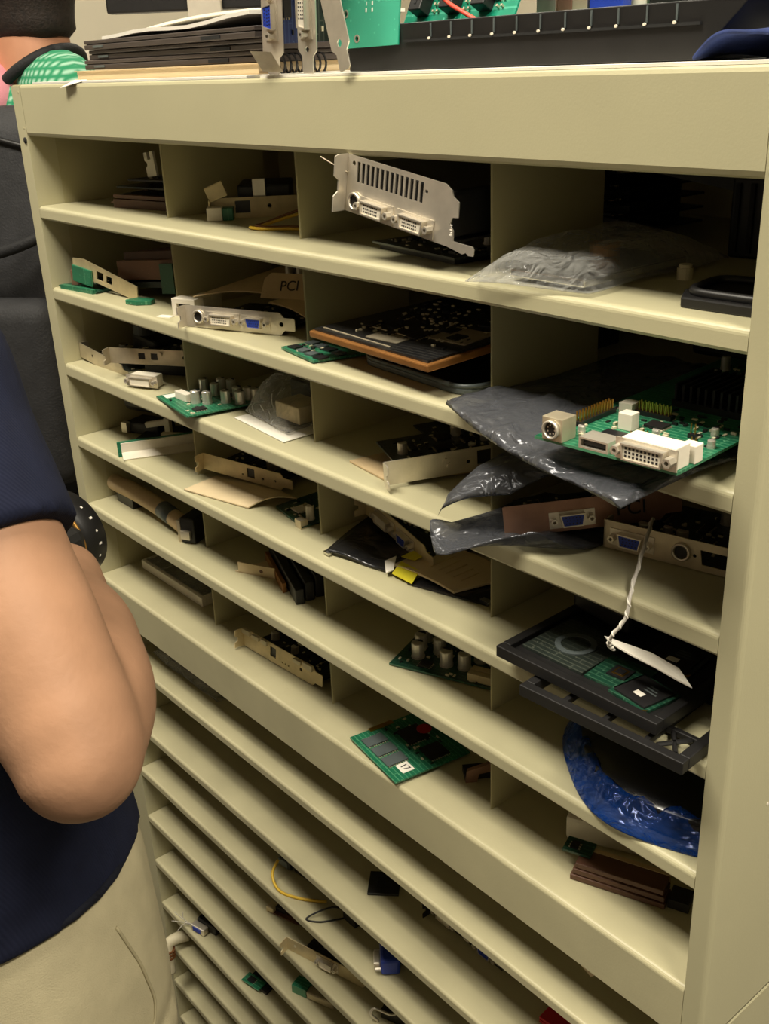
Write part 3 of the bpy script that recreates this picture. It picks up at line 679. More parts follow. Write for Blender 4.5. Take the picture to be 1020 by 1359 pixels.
rows = [[(0.648, -0.010, S2+0.006), (0.700, -0.028, S2+0.001), (0.752, -0.040, S2-0.002), (0.796, -0.044, S2-0.004), (0.826, -0.052, S2-0.004)],
        [(0.650, 0.012, S2+0.008), (0.700, 0.004, S2+0.005), (0.752, 0.002, S2+0.005), (0.806, 0.002, S2+0.005), (0.838, 0.004, S2+0.006)],
        [(0.652, 0.060, S2+0.003), (0.700, 0.060, S2+0.006), (0.752, 0.060, S2+0.006), (0.806, 0.060, S2+0.006), (0.842, 0.060, S2+0.003)],
        [(0.654, 0.18, S2+0.003), (0.700, 0.18, S2+0.004), (0.752, 0.18, S2+0.004), (0.806, 0.18, S2+0.004), (0.842, 0.18, S2+0.003)]]
obj('bag_film', bagfn(B(), rows, amp=0.006, freq=55, seed=4), 'static_bag', t, True)
v = thing('video_card', 'large bright green video card with white and silver sockets jutting over the shelf', 'circuit card', (0.757, -0.043, S2+0.0165), (0, 0, 4))
pcb(v, 0.0, 0.092, 0.0, 0.215, 0.0, 'pcb_bright', fingers=(0.075, 0.13, 'x1'))
box('edge_tongue', 'gold', v, 0.092, 0.1005, 0.075, 0.135, 0.0001, 0.0015)
zz = 0.0016
s = B(); bx(s, 0.006, 0.020, -0.001, 0.012, zz, zz+0.0135); sv = obj('round_socket', s, 'steel_dull', v, bevel=0.0004)
p = B(); ring(p, (0.013, zz+0.0068), 0.0055, 0.0042, -0.0035, -0.001, 'y', 18); obj('collar', p, 'steel', sv, True)
p = B(); cyl(p, (0.013, zz+0.0068), 0.0041, -0.0016, -0.001, 'y', 16); obj('insert', p, 'chip_black', sv)
pb = B()
for k in range(7): a = 2*PI*k/7; cyl(pb, (0.013+0.0026*math.cos(a), zz+0.0068+0.0026*math.sin(a)), 0.0005, -0.002, -0.0016, 'y', 6)
obj('contacts', pb, 'steel', sv)
s = plate(B(), rect_hole(0.040, zz+0.0032, 0.019, 0.0064), [rect_hole(0.040, zz+0.0032, 0.0168, 0.0044)], 0.013); hp_ = obj('display_port', s, 'steel', v)
box('insert', 'chip_black', hp_, 0.0317, 0.0483, 0.003, 0.012, zz+0.0011, zz+0.0053)
dv = bpy.data.objects.new('dvi_port', None); bpy.data.objects.remove(dv)
o = dsub(0.0735, zz+0.0062, 0.026, 0.0092, 0.0012); i_ = dsub(0.0735, zz+0.0062, 0.0238, 0.0072, 0.0011)
s = B(); plate(s, rect_hole(0.0735, zz+0.0062, 0.037, 0.0118), [i_], -0.001); plate(s, o, [i_], -0.0055); dvp = obj('dvi_socket', s, 'steel', v)
p = B(); prism(p, i_, -0.0045, 0.0, 'y'); obj('insert', p, 'white_plastic', dvp)
pb = B()
for r_ in range(3):
    for c_ in range(9): xx = 0.0735-0.0098+c_*0.00235; z2 = zz+0.0040+r_*0.0022; bx(pb, xx-0.0006, xx+0.0006, -0.0047, -0.0045, z2-0.0006, z2+0.0006)
obj('pin_holes', pb, 'chip_black', dvp)
box('socket_body', 'white_plastic', dvp, 0.058, 0.0905, 0.0, 0.014, zz, zz+0.0125, 0.0005)
for xx in (0.0578, 0.0892):
    p = B(); ring(p, (xx, zz+0.0062), 0.0028, 0.0014, -0.0065, -0.001, 'y', 6); obj('screw_post', p, 'steel', dvp)
for (x, y) in ((0.034, 0.043), (0.088, 0.020)): box('power_header', 'white_plastic', v, x-0.0045, x+0.0045, y-0.004, y+0.004, zz, zz+0.010, 0.0004)
hd = box('pin_header', 'chip_black', v, 0.006, 0.0115, 0.028, 0.064, zz, zz+0.0028); pb = B()
for k in range(12):
    for xx in (0.0075, 0.010): bx(pb, xx-0.0004, xx+0.0004, 0.0295+k*0.0029, 0.0303+k*0.0029, zz+0.0028, zz+0.0085)
obj('pins', pb, 'gold', hd)
hd = box('pin_header', 'chip_black', v, 0.022, 0.046, 0.068, 0.073, zz, zz+0.0028); pb = B()
for k in range(9):
    for yy in (0.0695, 0.0718): bx(pb, 0.0235+k*0.0025, 0.0243+k*0.0025, yy-0.0004, yy+0.0004, zz+0.0028, zz+0.0085)
obj('pins', pb, 'gold', hd)
box('ribbon_socket', 'white_plastic', v, 0.012, 0.021, 0.066, 0.075, zz, zz+0.006)
for (x, y) in ((0.052, 0.020), (0.056, 0.026), (0.082, 0.032), (0.070, 0.052)):
    hd = box('jumper_header', 'chip_black', v, x-0.0025, x+0.0025, y-0.0015, y+0.0015, zz, zz+0.0025); pb = B()
    for xx in (x-0.0013, x+0.0013): bx(pb, xx-0.0003, xx+0.0003, y-0.0003, y+0.0003, zz+0.0025, zz+0.0085)
    obj('pins', pb, 'gold', hd)
for (x, y) in ((0.054, 0.040), (0.086, 0.044), (0.078, 0.062), (0.018, 0.02)): cap(v, x, y, zz, 0.0022, 0.0048)
for (x, y, w, d) in ((0.036, 0.026, 0.016, 0.012), (0.066, 0.034, 0.014, 0.013), (0.045, 0.056, 0.012, 0.010)): chip(v, x, y, zz, w, d)
hs = B(); bx(hs, 0.03, 0.075, 0.095, 0.14, zz, zz+0.004)
for k in range(9): bx(hs, 0.031+k*0.005, 0.0325+k*0.005, 0.096, 0.139, zz+0.004, zz+0.014)
obj('heat_sink', hs, 'black_plastic', v)
smd(v, 0.006, 0.088, 0.016, 0.09, zz, 110, 77)
fill_board(v, 0.006, 0.088, 0.15, 0.205, zz, 78, 5, 3, 40)
t = thing('dark_filler', 'added black filler block with a clear loop, darkening the space behind the big green video card', 'module', (0.70, 0.19, S2+0.009), (0, 0, 5))  # black block added to stand in for the darkness at the pigeonhole's back
box('casing', 'black_plastic', t, 0, 0.13, 0.0, 0.09, 0, 0.05, 0.004); box('lid', 'black_matte', t, 0.01, 0.11, 0.01, 0.07, 0.05, 0.058, 0.003)
obj('wire_loop', tube(B(), [(0.04, -0.003, 0.03), (0.045, -0.010, 0.026), (0.06, -0.012, 0.027), (0.072, -0.006, 0.034)], 0.0014), 'white_string', t, True)

# ---- row 3
t = card('tarnished bracketed card lying slanted at the left end of the third shelf', (-0.0, 0.020, S3+0.004), (0, 6, 2), [('hole', 0.03, 0.009, 0.002)], L=0.11, bm_='steel_dull', board='pcb_dark', bd=(0.012, 0.095, 0.08), seed=81, nchip=2, ncap=0, h=0.017, tabdir=1)
for k in range(3):
    c = B(); cyl(c, (0.052+k*0.013, 0.028), 0.005, 0.008, 0.024, n=14); obj('shiny_capacitor', c, 'foil_silver', t)
box('fan_housing', 'black_plastic', t, 0.05, 0.10, 0.04, 0.09, 0.006, 0.035, 0.004); box('red_socket', 'red_plastic', t, 0.108, 0.125, 0.05, 0.07, 0.004, 0.022)
hub = B(); cyl(hub, (0.062, 0.05), 0.012, 0.035, 0.046, n=18); obj('fan_hub', hub, 'grey_plastic', t)
t = card('dull bracketed card with two dark ports above a loose silver socket', (0.098, 0.010, S3+0.0165), (0, 0, 32), [('jack', 0.040, 0.009, 0.008, 0.007), ('jack', 0.055, 0.009, 0.008, 0.007), ('screw', 0.063, 0.0115), ('hole', 0.09, 0.009, 0.0018)], L=0.108, bm_='steel_dull', board='pcb_dark', bd=(0.01, 0.095, 0.07), seed=83, nchip=2, ncap=0, h=0.017)
box('support_block', 'black_plastic', t, 0.03, 0.09, 0.02, 0.065, -0.0165, 0.004)
t = thing('loose_dvi_connector', 'loose silver video connector at the third shelf edge', 'connector', (0.142, 0.006, S3), (0, 0, 24))
dvi(t, 0.020, 0.0075, 0.040, False); box('rear_body', 'white_plastic', t, 0.004, 0.036, 0.0, 0.014, 0.001, 0.0135, 0.0006)
t = thing('capacitor_card', 'green card crowded with silver capacitors on the third shelf', 'circuit card', (0.207, 0.006, S3), (0, -1, -10))
pcb(t, 0.0, 0.088, -0.002, 0.078, 0.0015, 'pcb_bright')
pts_ = [(0.012, 0.045), (0.022, 0.060), (0.034, 0.066), (0.036, 0.048), (0.050, 0.022), (0.060, 0.030), (0.064, 0.060), (0.072, 0.068), (0.080, 0.056), (0.080, 0.072), (0.068, 0.046)]
for x, y in pts_: cap(t, x, y, 0.0031, 0.0048, 0.0125)
box('silver_header', 'white_plastic', t, 0.022, 0.045, 0.008, 0.016, 0.0031, 0.011, 0.0006, T=Matrix.Rotation(R(8), 4, 'Z')); box('label_patch', 'paper', t, 0.003, 0.016, 0.004, 0.030, 0.0031, 0.0034)
for x, y in ((0.075, 0.016), (0.05, 0.062), (0.020, 0.028)): chip(t, x, y, 0.0031, 0.010, 0.012)
smd(t, 0.02, 0.085, 0.003, 0.07, 0.0031, 30, 86)
t = thing('plastic_bag', 'small clear bag around a metal part on the third shelf', 'bag')
obj('bag_film', pillow(B(), [(0.318, 0.038, S3+0.004), (0.402, 0.030, S3+0.004), (0.408, 0.105, S3+0.006), (0.325, 0.115, S3+0.006)], 0.042, amp=0.007, freq=32, seed=9, floor=lambda p: S3+0.003), 'clear_bag', t, True)
bb = B(); bx(bb, 0.358, 0.395, 0.046, 0.075, S3+0.005, S3+0.021); obj('bagged_part', bb, 'steel_beige', t, bevel=0.001)
bb = B(); bx(bb, 0.335, 0.395, 0.08, 0.1, S3+0.005, S3+0.03); obj('bagged_module', bb, 'black_plastic', t, bevel=0.001)
t = thing('paper_sheet', 'white paper sheet lying under the small clear bag', 'paper')
obj('sheet', sheet(B(), [(0.320, 0.024, S3+0.0006), (0.412, 0.016, S3+0.0006), (0.412, 0.10, S3+0.0006), (0.325, 0.115, S3+0.0006)], 0.0006), 'paper', t)
t = thing('cardboard_sheet', 'tan cardboard piece behind the plain silver bracket on the third shelf', 'cardboard')
obj('sheet', sheet(B(), [(0.492, 0.026, S3+0.0006), (0.552, 0.018, S3+0.0006), (0.585, 0.085, S3+0.0006), (0.505, 0.098, S3+0.0006)], 0.0014), 'cardboard', t)
t = card('plain silver bracket card angled into the third pigeonhole of the third shelf', (0.5585, 0.008, S3+0.003), (0, -1.5, 66), [('screw', 0.050, 0.0125), ('screw', 0.053, 0.0085), ('hole', 0.069, 0.0085, 0.0016), ('jack', 0.0835, 0.0105, 0.014, 0.012)], h=0.0195, bm_='steel', board='pcb_dark', bd=(0.015, 0.112, 0.075), bz=0.008, seed=91, nchip=5, ncap=3)
t = thing('dark_board', 'dark green board lying at the back of the third shelf beside the divider', 'circuit board', (0.475, 0.112, S3), (0, 0, -18))
pcb(t, 0.0, 0.10, 0, 0.09, 0.006, 'pcb_dark'); fill_board(t, 0.004, 0.095, 0.004, 0.085, 0.0076, 93, 6, 4, 50); box('under_frame', 'black_plastic', t, 0.006, 0.094, 0.006, 0.084, 0, 0.006)
# smoky bag with the PCI card
t = thing('antistatic_bag', 'open smoky antistatic bag around the card marked PCI', 'bag')
rows = [[(0.642, -0.014, S3+0.010), (0.655, -0.020, S3+0.022), (0.672, -0.012, S3+0.032), (0.694, 0.004, S3+0.036)],
        [(0.645, 0.000, S3+0.024), (0.658, -0.002, S3+0.036), (0.682, 0.008, S3+0.044), (0.708, 0.028, S3+0.047)],
        [(0.652, 0.030, S3+0.036), (0.668, 0.030, S3+0.050), (0.700, 0.042, S3+0.056), (0.735, 0.062, S3+0.056)],
        [(0.655, 0.095, S3+0.040), (0.680, 0.095, S3+0.056), (0.715, 0.095, S3+0.060), (0.755, 0.095, S3+0.054)]]
obj('upper_film', bagfn(B(), rows, amp=0.005, freq=45, seed=7), 'static_bag', t, True)
rows = [[(0.640, -0.017, S3+0.003), (0.662, -0.034, S3-0.006), (0.690, -0.026, S3+0.006), (0.706, -0.008, S3+0.012), (0.722, 0.002, S3+0.016)],
        [(0.648, 0.004, S3+0.002), (0.670, 0.004, S3+0.0015), (0.692, 0.006, S3+0.0015), (0.714, 0.014, S3+0.0015), (0.738, 0.03, S3+0.0015)],
        [(0.655, 0.085, S3+0.0015), (0.672, 0.085, S3+0.0015), (0.694, 0.085, S3+0.0015), (0.716, 0.085, S3+0.0015), (0.740, 0.085, S3+0.0015)]]
obj('lower_film', bagfn(B(), rows, amp=0.005, freq=50, seed=17), 'static_bag', t, True)
t = card('bronze bracket card with blue socket and PCI handwriting in a smoky bag', (0.690, 0.004, S3+0.003), (-6, -5, 50), [('vga', 0.046, 0.0085)], h=0.022, bm_='bronze', board='pcb_dark', bd=(0.012, 0.108, 0.06), bz=0.006, seed=95, nchip=3, ncap=2, tab=False)
text('handwriting', 'PCI', 0.014, 'ink', t, (0.086, -0.0006, 0.011), (90, 0, 0))
t = card('bracketed card with blue and round sockets at the right end of the third shelf', (0.742, 0.044, S3+0.0006), (0, 0, 12), [('vga', 0.020, 0.0095), ('svideo', 0.054, 0.0105), ('cut', 0.079, 0.0095, 0.026, 0.010), ('hole', 0.0625, 0.0095, 0.0013), ('hole', 0.0955, 0.0095, 0.0013), ('hole', 0.105, 0.0095, 0.0024)], h=0.020, L=0.118, bm_='steel_dull', board='pcb_dark', bd=(0.006, 0.102, 0.085), bz=0.002, seed=97, nchip=4, ncap=6, tabdir=1)
c = thing('tag_string', 'white string hanging over the third shelf edge down to a paper tag', 'string')
sp = [(0.768, 0.060, S3+0.024), (0.785, 0.030, S3+0.022), (0.797, 0.002, S3+0.004), (0.7985, -0.004, S3-0.012), (0.792, -0.008, S3-0.026), (0.787, -0.004, S3-0.036), (0.786, 0.002, S4+0.0465)]
obj('twisted_cord', tube(B(), sp, 0.0011, 8, 8), 'white_string', c, True)
a = B(); P_ = smooth_path(sp, 14)
tube(a, [p+Vector((0.0011*math.cos(i*0.9), 0.0011*math.sin(i*0.9), 0)) for i, p in enumerate(P_)], 0.0007, 6, raw=True); obj('strand', a, 'paper', c, True)
t = thing('paper_tag', 'torn white paper tag lying on the black chip tray', 'tag')
tg = B(); tp = [(0.774, 0.008, S4+0.048), (0.783, 0.005, S4+0.047), (0.798, 0.006, S4+0.0445), (0.812, 0.010, S4+0.041), (0.826, 0.013, S4+0.037), (0.836, 0.015, S4+0.035), (0.824, 0.018, S4+0.042), (0.806, 0.014, S4+0.047), (0.788, 0.009, S4+0.0485)]
lo_ = [tg.verts.new(p) for p in tp]; hi_ = [tg.verts.new((p[0], p[1], p[2]+0.0008)) for p in tp]
n_ = len(tp); tg.faces.new(lo_[::-1]); tg.faces.new(hi_)
for i in range(n_): tg.faces.new((lo_[i], lo_[(i+1) % n_], hi_[(i+1) % n_], hi_[i]))
obj('tag_paper', tg, 'paper', t); 

# ---- row 4
t = thing('white_channel', 'white folded strip with green end lying on the fourth shelf', 'strip', (0.118, 0.0, S4), (0, 0, 68))
obj('channel', prism(B(), [(0.0, 0.0), (0.014, 0.004), (0.0145, 0.016), (0.013, 0.016), (0.0125, 0.0055), (-0.0005, 0.0015)], 0, 0.10, 'x'), 'white_plastic', t)
box('green_end', 'pcb_bright', t, -0.004, 0.10, 0.0145, 0.018, 0.0, 0.017)
t = thing('black_clamp', 'black lever clamp at the back left of the fourth shelf', 'clamp', (0.030, 0.050, S4), (0, 0, 20))
box('base', 'black_plastic', t, 0, 0.05, 0, 0.03, 0, 0.014, 0.002); kb = B(); cyl(kb, (0.012, 0.02), 0.014, 0.0, 0.052, 'x', 16); 
for v_ in kb.verts: v_.co += Vector((0.0, 0.004, 0.018))
obj('barrel', kb, 'black_plastic', t, False); box('chrome_pad', 'steel', t, -0.002, 0.006, -0.006, 0.0, 0.002, 0.014)
t = thing('ribbon_socket', 'white hinged connector on dark cards on the fourth shelf', 'connector', (0.082, 0.045, S4), (0, 0, 36))
pcb(t, -0.01, 0.09, 0.0, 0.05, 0.004, 'pcb_black'); box('under_card', 'black_plastic', t, -0.006, 0.085, 0.004, 0.046, 0, 0.004)
box('white_body', 'ivory_plastic', t, 0.02, 0.09, 0.003, 0.010, 0.0056, 0.012, 0.0008)
box('hinge_arm', 'white_plastic', t, 0.0, 0.03, 0.012, 0.018, 0.014, 0.021, 0.0016, T=Matrix.Rotation(R(-10), 4, 'Y')); box('hinge_post', 'white_plastic', t, 0.022, 0.029, 0.010, 0.018, 0.0056, 0.028, 0.001)
t = thing('paper_sheet', 'tan paper wrapper under the beige bracket on the fourth shelf', 'paper')
obj('sheet', sheet(B(), [(0.245, 0.002, S4+0.001), (0.332, 0.022, S4+0.0008), (0.352, 0.066, S4+0.003), (0.232, 0.070, S4+0.001)], 0.0012, lambda u, v: 0.006*math.sin(PI*v)*u), 'tan_paper', t)
t = card('beige wavy bracket card on tan paper on the fourth shelf', (0.225, 0.038, S4+0.009), (0, 2, 15), [('jack', 0.066, 0.0095, 0.010, 0.010), ('hole', 0.055, 0.006, 0.0013), ('hole', 0.082, 0.007, 0.0015), ('hole', 0.098, 0.008, 0.0015)], h=0.018, bm_='steel_beige', board='pcb_black', bd=(0.01, 0.1, 0.07), seed=101, nchip=3, ncap=2)
box('screw_tower', 'steel_dull', t, 0.07, 0.08, 0.02, 0.03, 0.008, 0.028)
t = thing('green_card', 'dark green card with white chip poking from under the tan paper', 'circuit card', (0.345, 0.043, S4), (0, 0, -4))
obj('circuit_board', prism(B(), [(0.004, 0.0), (0.064, -0.008), (0.066, 0.06), (0.0, 0.06)], 0.001, 0.0026), 'pcb_green', t)
chip(t, 0.030, 0.012, 0.0026, 0.014, 0.012, 0.002, 'white_plastic', False); cap(t, 0.054, 0.008, 0.0026, 0.004, 0.014, 'white_plastic'); cap(t, 0.058, 0.022, 0.0026, 0.003, 0.008); smd(t, 0.01, 0.06, 0.0, 0.05, 0.0026, 30, 104)
box('end_socket', 'steel_dull', t, 0.054, 0.064, -0.009, -0.001, 0.0, 0.008)
t = thing('antistatic_bag', 'flat dark antistatic bag with silver corner on the fourth shelf', 'bag')
obj('bag_film', sheet(B(), [(0.467, 0.014, S4+0.0012), (0.545, 0.030, S4+0.0012), (0.56, 0.11, S4+0.004), (0.44, 0.085, S4+0.003)], 0.0016, lambda u, v: 0.0015*math.sin(7*u+3*v)+0.0015, 16, 16), 'static_bag_dark', t, True)
box('silver_corner', 'foil_silver', t, 0.465, 0.473, 0.012, 0.018, S4+0.0014, S4+0.0036)
t = card('rusty bracket card with silver and blue sockets on the flat dark bag', (0.444, 0.078, S4+0.012), (0, 5, -12), [('dvi', 0.036, 0.009, 0.036, False), ('vga', 0.074, 0.009)], h=0.019, bm_='steel_beige', board='pcb_dark', bd=(0.01, 0.105, 0.06), seed=107, nchip=3, ncap=1)
t = thing('booklet', 'tan printed booklet with yellow sticker on the fourth shelf', 'booklet')
obj('pages', sheet(B(), [(0.532, 0.034, S4+0.004), (0.600, 0.040, S4+0.002), (0.618, 0.092, S4+0.004), (0.535, 0.090, S4+0.006)], 0.002, lambda u, v: 0.003*math.sin(PI*u)), 'tan_paper', t)
obj('yellow_sticker', sheet(B(), [(0.541, 0.026, S4+0.0035), (0.566, 0.026, S4+0.003), (0.560, 0.040, S4+0.0075), (0.536, 0.041, S4+0.0075)], 0.0008), 'yellow_label', t)
obj('yellow_sticker', sheet(B(), [(0.530, 0.046, S4+0.0085), (0.545, 0.048, S4+0.0092), (0.545, 0.066, S4+0.0105), (0.531, 0.062, S4+0.0098)], 0.0006), 'yellow_label', t)
obj('white_corner', sheet(B(), [(0.520, 0.036, S4+0.004), (0.538, 0.022, S4+0.004), (0.541, 0.028, S4+0.006), (0.526, 0.044, S4+0.008)], 0.0008), 'paper', t)
pr_ = B()
for k in range(5): 
    x = 0.562+k*0.009; bx(pr_, x, x+0.0012, 0.050, 0.078-0.002*k, S4+0.0092, S4+0.0096)
obj('print_lines', pr_, 'cardboard', t)
t = thing('antistatic_bag', 'crumpled dark bag with silver corner beneath the tan booklet', 'bag')
obj('bag_film', sheet(B(), [(0.560, 0.026, S4+0.0006), (0.632, 0.046, S4+0.0006), (0.628, 0.11, S4+0.001), (0.56, 0.10, S4+0.001)], 0.0012), 'static_bag_dark', t)
box('silver_corner', 'foil_silver', t, 0.622, 0.632, 0.047, 0.052, S4+0.0008, S4+0.003)
t = thing('red_ribbon', 'red plastic strips behind the tan booklet on the fourth shelf', 'strip')
for k in range(2): obj('strip', tube(B(), [(0.520, 0.118+k*0.008, S4+0.018-k*0.005), (0.57, 0.104+k*0.008, S4+0.016-k*0.004), (0.635, 0.090+k*0.008, S4+0.012-k*0.002)], 0.0022, 6), 'red_plastic', t)
t = thing('blue_module', 'dark blue board behind the red strips on the fourth shelf', 'circuit board', (0.50, 0.125, S4+0.0), (0, 0, -12))
box('base', 'black_plastic', t, 0, 0.12, 0.01, 0.09, 0, 0.016); pcb(t, 0.0, 0.125, 0.006, 0.095, 0.016, 'pcb_blue'); fill_board(t, 0.004, 0.12, 0.012, 0.06, 0.0176, 111, 4, 3, 20)
# chip trays
def chip_tray(label, loc, rz, w, d, cells):
    t = thing('chip_tray', label, 'tray', loc, (0, 0, rz))
    b = B(); bx(b, 0, w, 0, d, 0.003, 0.0045) if cells else None
    for (a0, a1, b0, b1) in ((0, w, 0, 0.007), (0, w, d-0.007, d), (0, 0.007, 0.007, d-0.007), (w-0.007, w, 0.007, d-0.007)): bx(b, a0, a1, b0, b1, 0, 0.0085)
    if not cells:
        for k in range(3):
            y = 0.03+k*0.045; bx(b, 0.007, w-0.007, y-0.002, y+0.002, 0.002, 0.0065)
        for k in range(1, 4): x = w*k/4; bx(b, x-0.002, x+0.002, 0.007, d-0.007, 0.002, 0.0065)
    obj('tray_frame', b, 'black_plastic', t, bevel=0.0007)
    return t
lt = chip_tray('lower black openwork chip tray shifted to the right on the fourth shelf', (0.733, -0.027, S4+0.0002), 3, 0.124, 0.20, False)
tr = bpy.data.objects
db = B(); tube(db, [(0.100, 0.010, 0.005), (0.113, 0.028, 0.005)], 0.0016, 6, 1); tube(db, [(0.113, 0.010, 0.005), (0.100, 0.028, 0.005)], 0.0016, 6, 1); obj('diagonal_brace', db, 'black_plastic', lt)
ut = chip_tray('upper black chip tray filled with green processor packages', (0.699, -0.014, S4+0.0105), 1, 0.132, 0.19, True)
def package(par, cx_, cy_, s, rz, m, core):
    T = Matrix.Translation((cx_, cy_, 0.0047)) @ Matrix.Rotation(R(rz), 4, 'Z')
    p = box('chip_package', m, par, -s/2, s/2, -s/2, s/2, 0, 0.0018, T=T)
    if core == 'die': box('die', 'chip_black', p, -s*0.2, s*0.2, -s*0.2, s*0.2, 0.0018, 0.0028, T=T); box('die_frame', 'gold', p, -s*0.13, s*0.13, -s*0.13, s*0.13, 0.0028, 0.0030, T=T); box('die_core', 'chip_black', p, -s*0.09, s*0.09, -s*0.09, s*0.09, 0.0030, 0.0033, T=T)
    elif core == 'lid':
        box('lid', 'chip_black', p, -s*0.42, s*0.42, -s*0.42, s*0.42, 0.0018, 0.0032, T=T); box('emblem', 'paper', p, -s*0.10, s*0.12, -s*0.22, -s*0.08, 0.0032, 0.0034, T=T)
        for k in range(3): box('print', 'grey_plastic', p, -s*0.05, s*0.28-k*0.002, s*0.02+k*s*0.09, s*0.06+k*s*0.09, 0.0032, 0.0033, T=T)
        gm = B(); prism(gm, [(s*0.5, -s*0.5), (s*0.5, -s*0.38), (s*0.38, -s*0.5)], 0.0018, 0.0021, 'z', T); obj('corner_mark', gm, 'gold', p)
    elif core == 'ring':
        rg = B(); ring(rg, (0, 0), s*0.28, s*0.2, 0.0018, 0.0026, 'z', 20); bmesh.ops.transform(rg, matrix=T, verts=rg.verts[:]); obj('ring', rg, 'grey_plastic', p)
    return p
package(ut, 0.036, 0.042, 0.052, 0, 'pcb_dark', 'ring'); package(ut, 0.080, 0.034, 0.034, 4, 'pcb_green', 'die'); package(ut, 0.1045, 0.026, 0.032, -10, 'pcb_green', 'lid')
package(ut, 0.094, 0.076, 0.036, 6, 'pcb_dark', 'lid'); package(ut, 0.030, 0.115, 0.040, 0, 'pcb_dark', 'die'); package(ut, 0.095, 0.13, 0.040, 0, 'pcb_dark', 'lid')
t = thing('black_socket', 'black socket assembly sitting on the back of the chip tray', 'socket', (0.700, 0.065, S4+0.0192), (0, 0, -6))
box('frame', 'black_plastic', t, 0, 0.055, 0.0, 0.055, 0.0004, 0.016, 0.003); box('upper_frame', 'black_matte', t, 0.006, 0.05, 0.006, 0.05, 0.016, 0.021, 0.001); box('copper_slug', 'copper', t, 0.030, 0.044, 0.012, 0.022, 0.021, 0.0218)

# ---- row 5
t = thing('rolled_tube', 'tan rolled tube with black connector end on the fifth shelf', 'tube')
obj('roll', tube(B(), [(0.018, 0.030, S5+0.024), (0.07, 0.034, S5+0.022), (0.13, 0.036, S5+0.017), (0.178, 0.034, S5+0.013)], 0.010, 14, 4), 'cardboard', t, True)
obj('dark_band', tube(B(), [(0.125, 0.036, S5+0.0175), (0.15, 0.0355, S5+0.0155)], 0.0106, 14, 2), 'grey_plastic', t, True)
box('roll_support', 'chip_black', t, 0.02, 0.06, 0.03, 0.05, S5, S5+0.016)
t = thing('black_plug', 'black plug with silver clip at the end of the tan roll', 'plug', (0.186, 0.020, S5), (0, 0, 25))
box('plug_body', 'black_plastic', t, 0, 0.018, 0.004, 0.035, 0.0, 0.030, 0.0015); box('clip', 'steel', t, 0.002, 0.014, 0.0, 0.004, 0.006, 0.016, 0.0005); box('cable_end', 'steel_dull', t, -0.004, 0.0, 0.004, 0.014, 0.0, 0.026)
t = thing('cardboard_box', 'open tan cardboard carton in the second pigeonhole of the fifth shelf', 'carton', (0.288, 0.026, S5), (0, 0, 24))
obj('front_flap', prism(B(), [(0, 0), (0.046, 0.0), (0.052, 0.062), (0.030, 0.052)], 0.0005, 0.0016), 'tan_paper', t); box('wall', 'tan_paper', t, 0.004, 0.048, 0.0, 0.0012, 0.0, 0.012); hole_ = B(); cyl(hole_, (0.032, 0.006), 0.002, -0.0004, 0.0, 'y', 8); obj('punch_mark', hole_, 'brown_plastic', t)
box('back_panel', 'tan_paper', t, 0.02, 0.056, 0.055, 0.0565, 0.0, 0.026)
t = thing('black_stick', 'black slotted plastic strips leaning in the fifth shelf beside the carton', 'strips', (0.394, 0.034, S5), (0, 0, 158))
for k in range(3): box('strip', 'black_plastic', t, 0.004*k, 0.12, -0.003-k*0.011, 0.006-k*0.011, 0.0, 0.016+0.004*k, 0.001)
box('copper_strip', 'copper', t, 0.03, 0.11, 0.008, 0.012, 0.0, 0.010); box('silver_clip', 'steel', t, 0.012, 0.03, -0.036, -0.033, 0.006, 0.02)
t = thing('capacitor_card', 'dark green card with six silver capacitors on the fifth shelf', 'circuit card', (0.537, 0.022, S5), (0, 0, 21))
pcb(t, 0.0, 0.108, 0.0, 0.062, 0.001, 'pcb_green')
for x, y in ((0.012, 0.048), (0.018, 0.020), (0.032, 0.034), (0.046, 0.018), (0.062, 0.020), (0.070, 0.036), (0.014, 0.034)): cap(t, x, y, 0.0026, 0.0056, 0.0145)
for k in range(2): box('beige_relay', 'steel_beige', t, 0.072, 0.096, 0.003+k*0.0075, 0.0095+k*0.0075, 0.0026, 0.010, 0.0005)
for x, y in ((0.03, 0.01), (0.09, 0.03), (0.05, 0.045)): chip(t, x, y, 0.0026, 0.010, 0.010)
smd(t, 0.004, 0.104, 0.003, 0.058, 0.0026, 50, 121)
t = thing('blue_wafer_bag', 'round dark disc in crinkled blue plastic on the fifth shelf', 'bag', (0.800, 0.112, S5))
dk = B(); n = 48; rings_ = []
rmax = 0.112
def rim_r(a): return rmax*(1+0.02*math.sin(3*a)+0.015*math.sin(7*a+1))
prof = [(0.85, 0.019), (0.88, 0.017), (0.91, 0.0145), (0.94, 0.011), (0.97, 0.006), (1.0, 0.0014)]
for q, (rr0, h0) in enumerate(prof):
    row = []
    for i in range(n*2):
        a = 2*PI*i/(n*2); r0 = rim_r(a)*max(rr0, 0.02); p = Vector((r0*math.cos(a), r0*math.sin(a), h0))
        w_ = 0.0 if rr0 == 1.0 else 0.005
        p.z += w_*noise.noise(Vector((math.cos(a)*9, math.sin(a)*9, rr0*14)))+w_*0.4*math.sin(a*23+rr0*20)
        p.z = max(p.z, 0.0012); p.x = min(p.x, 0.056)
        row.append(dk.verts.new(p))
    rings_.append(row)
N2 = n*2
for A_, B_ in zip(rings_, rings_[1:]):
    for i in range(N2): dk.faces.new((A_[i], A_[(i+1) % N2], B_[(i+1) % N2], B_[i]))
base_ = [dk.verts.new((v_.co.x, v_.co.y, 0.0004)) for v_ in rings_[-1]]
inner_ = [dk.verts.new((v_.co.x, v_.co.y, 0.0004)) for v_ in rings_[0]]
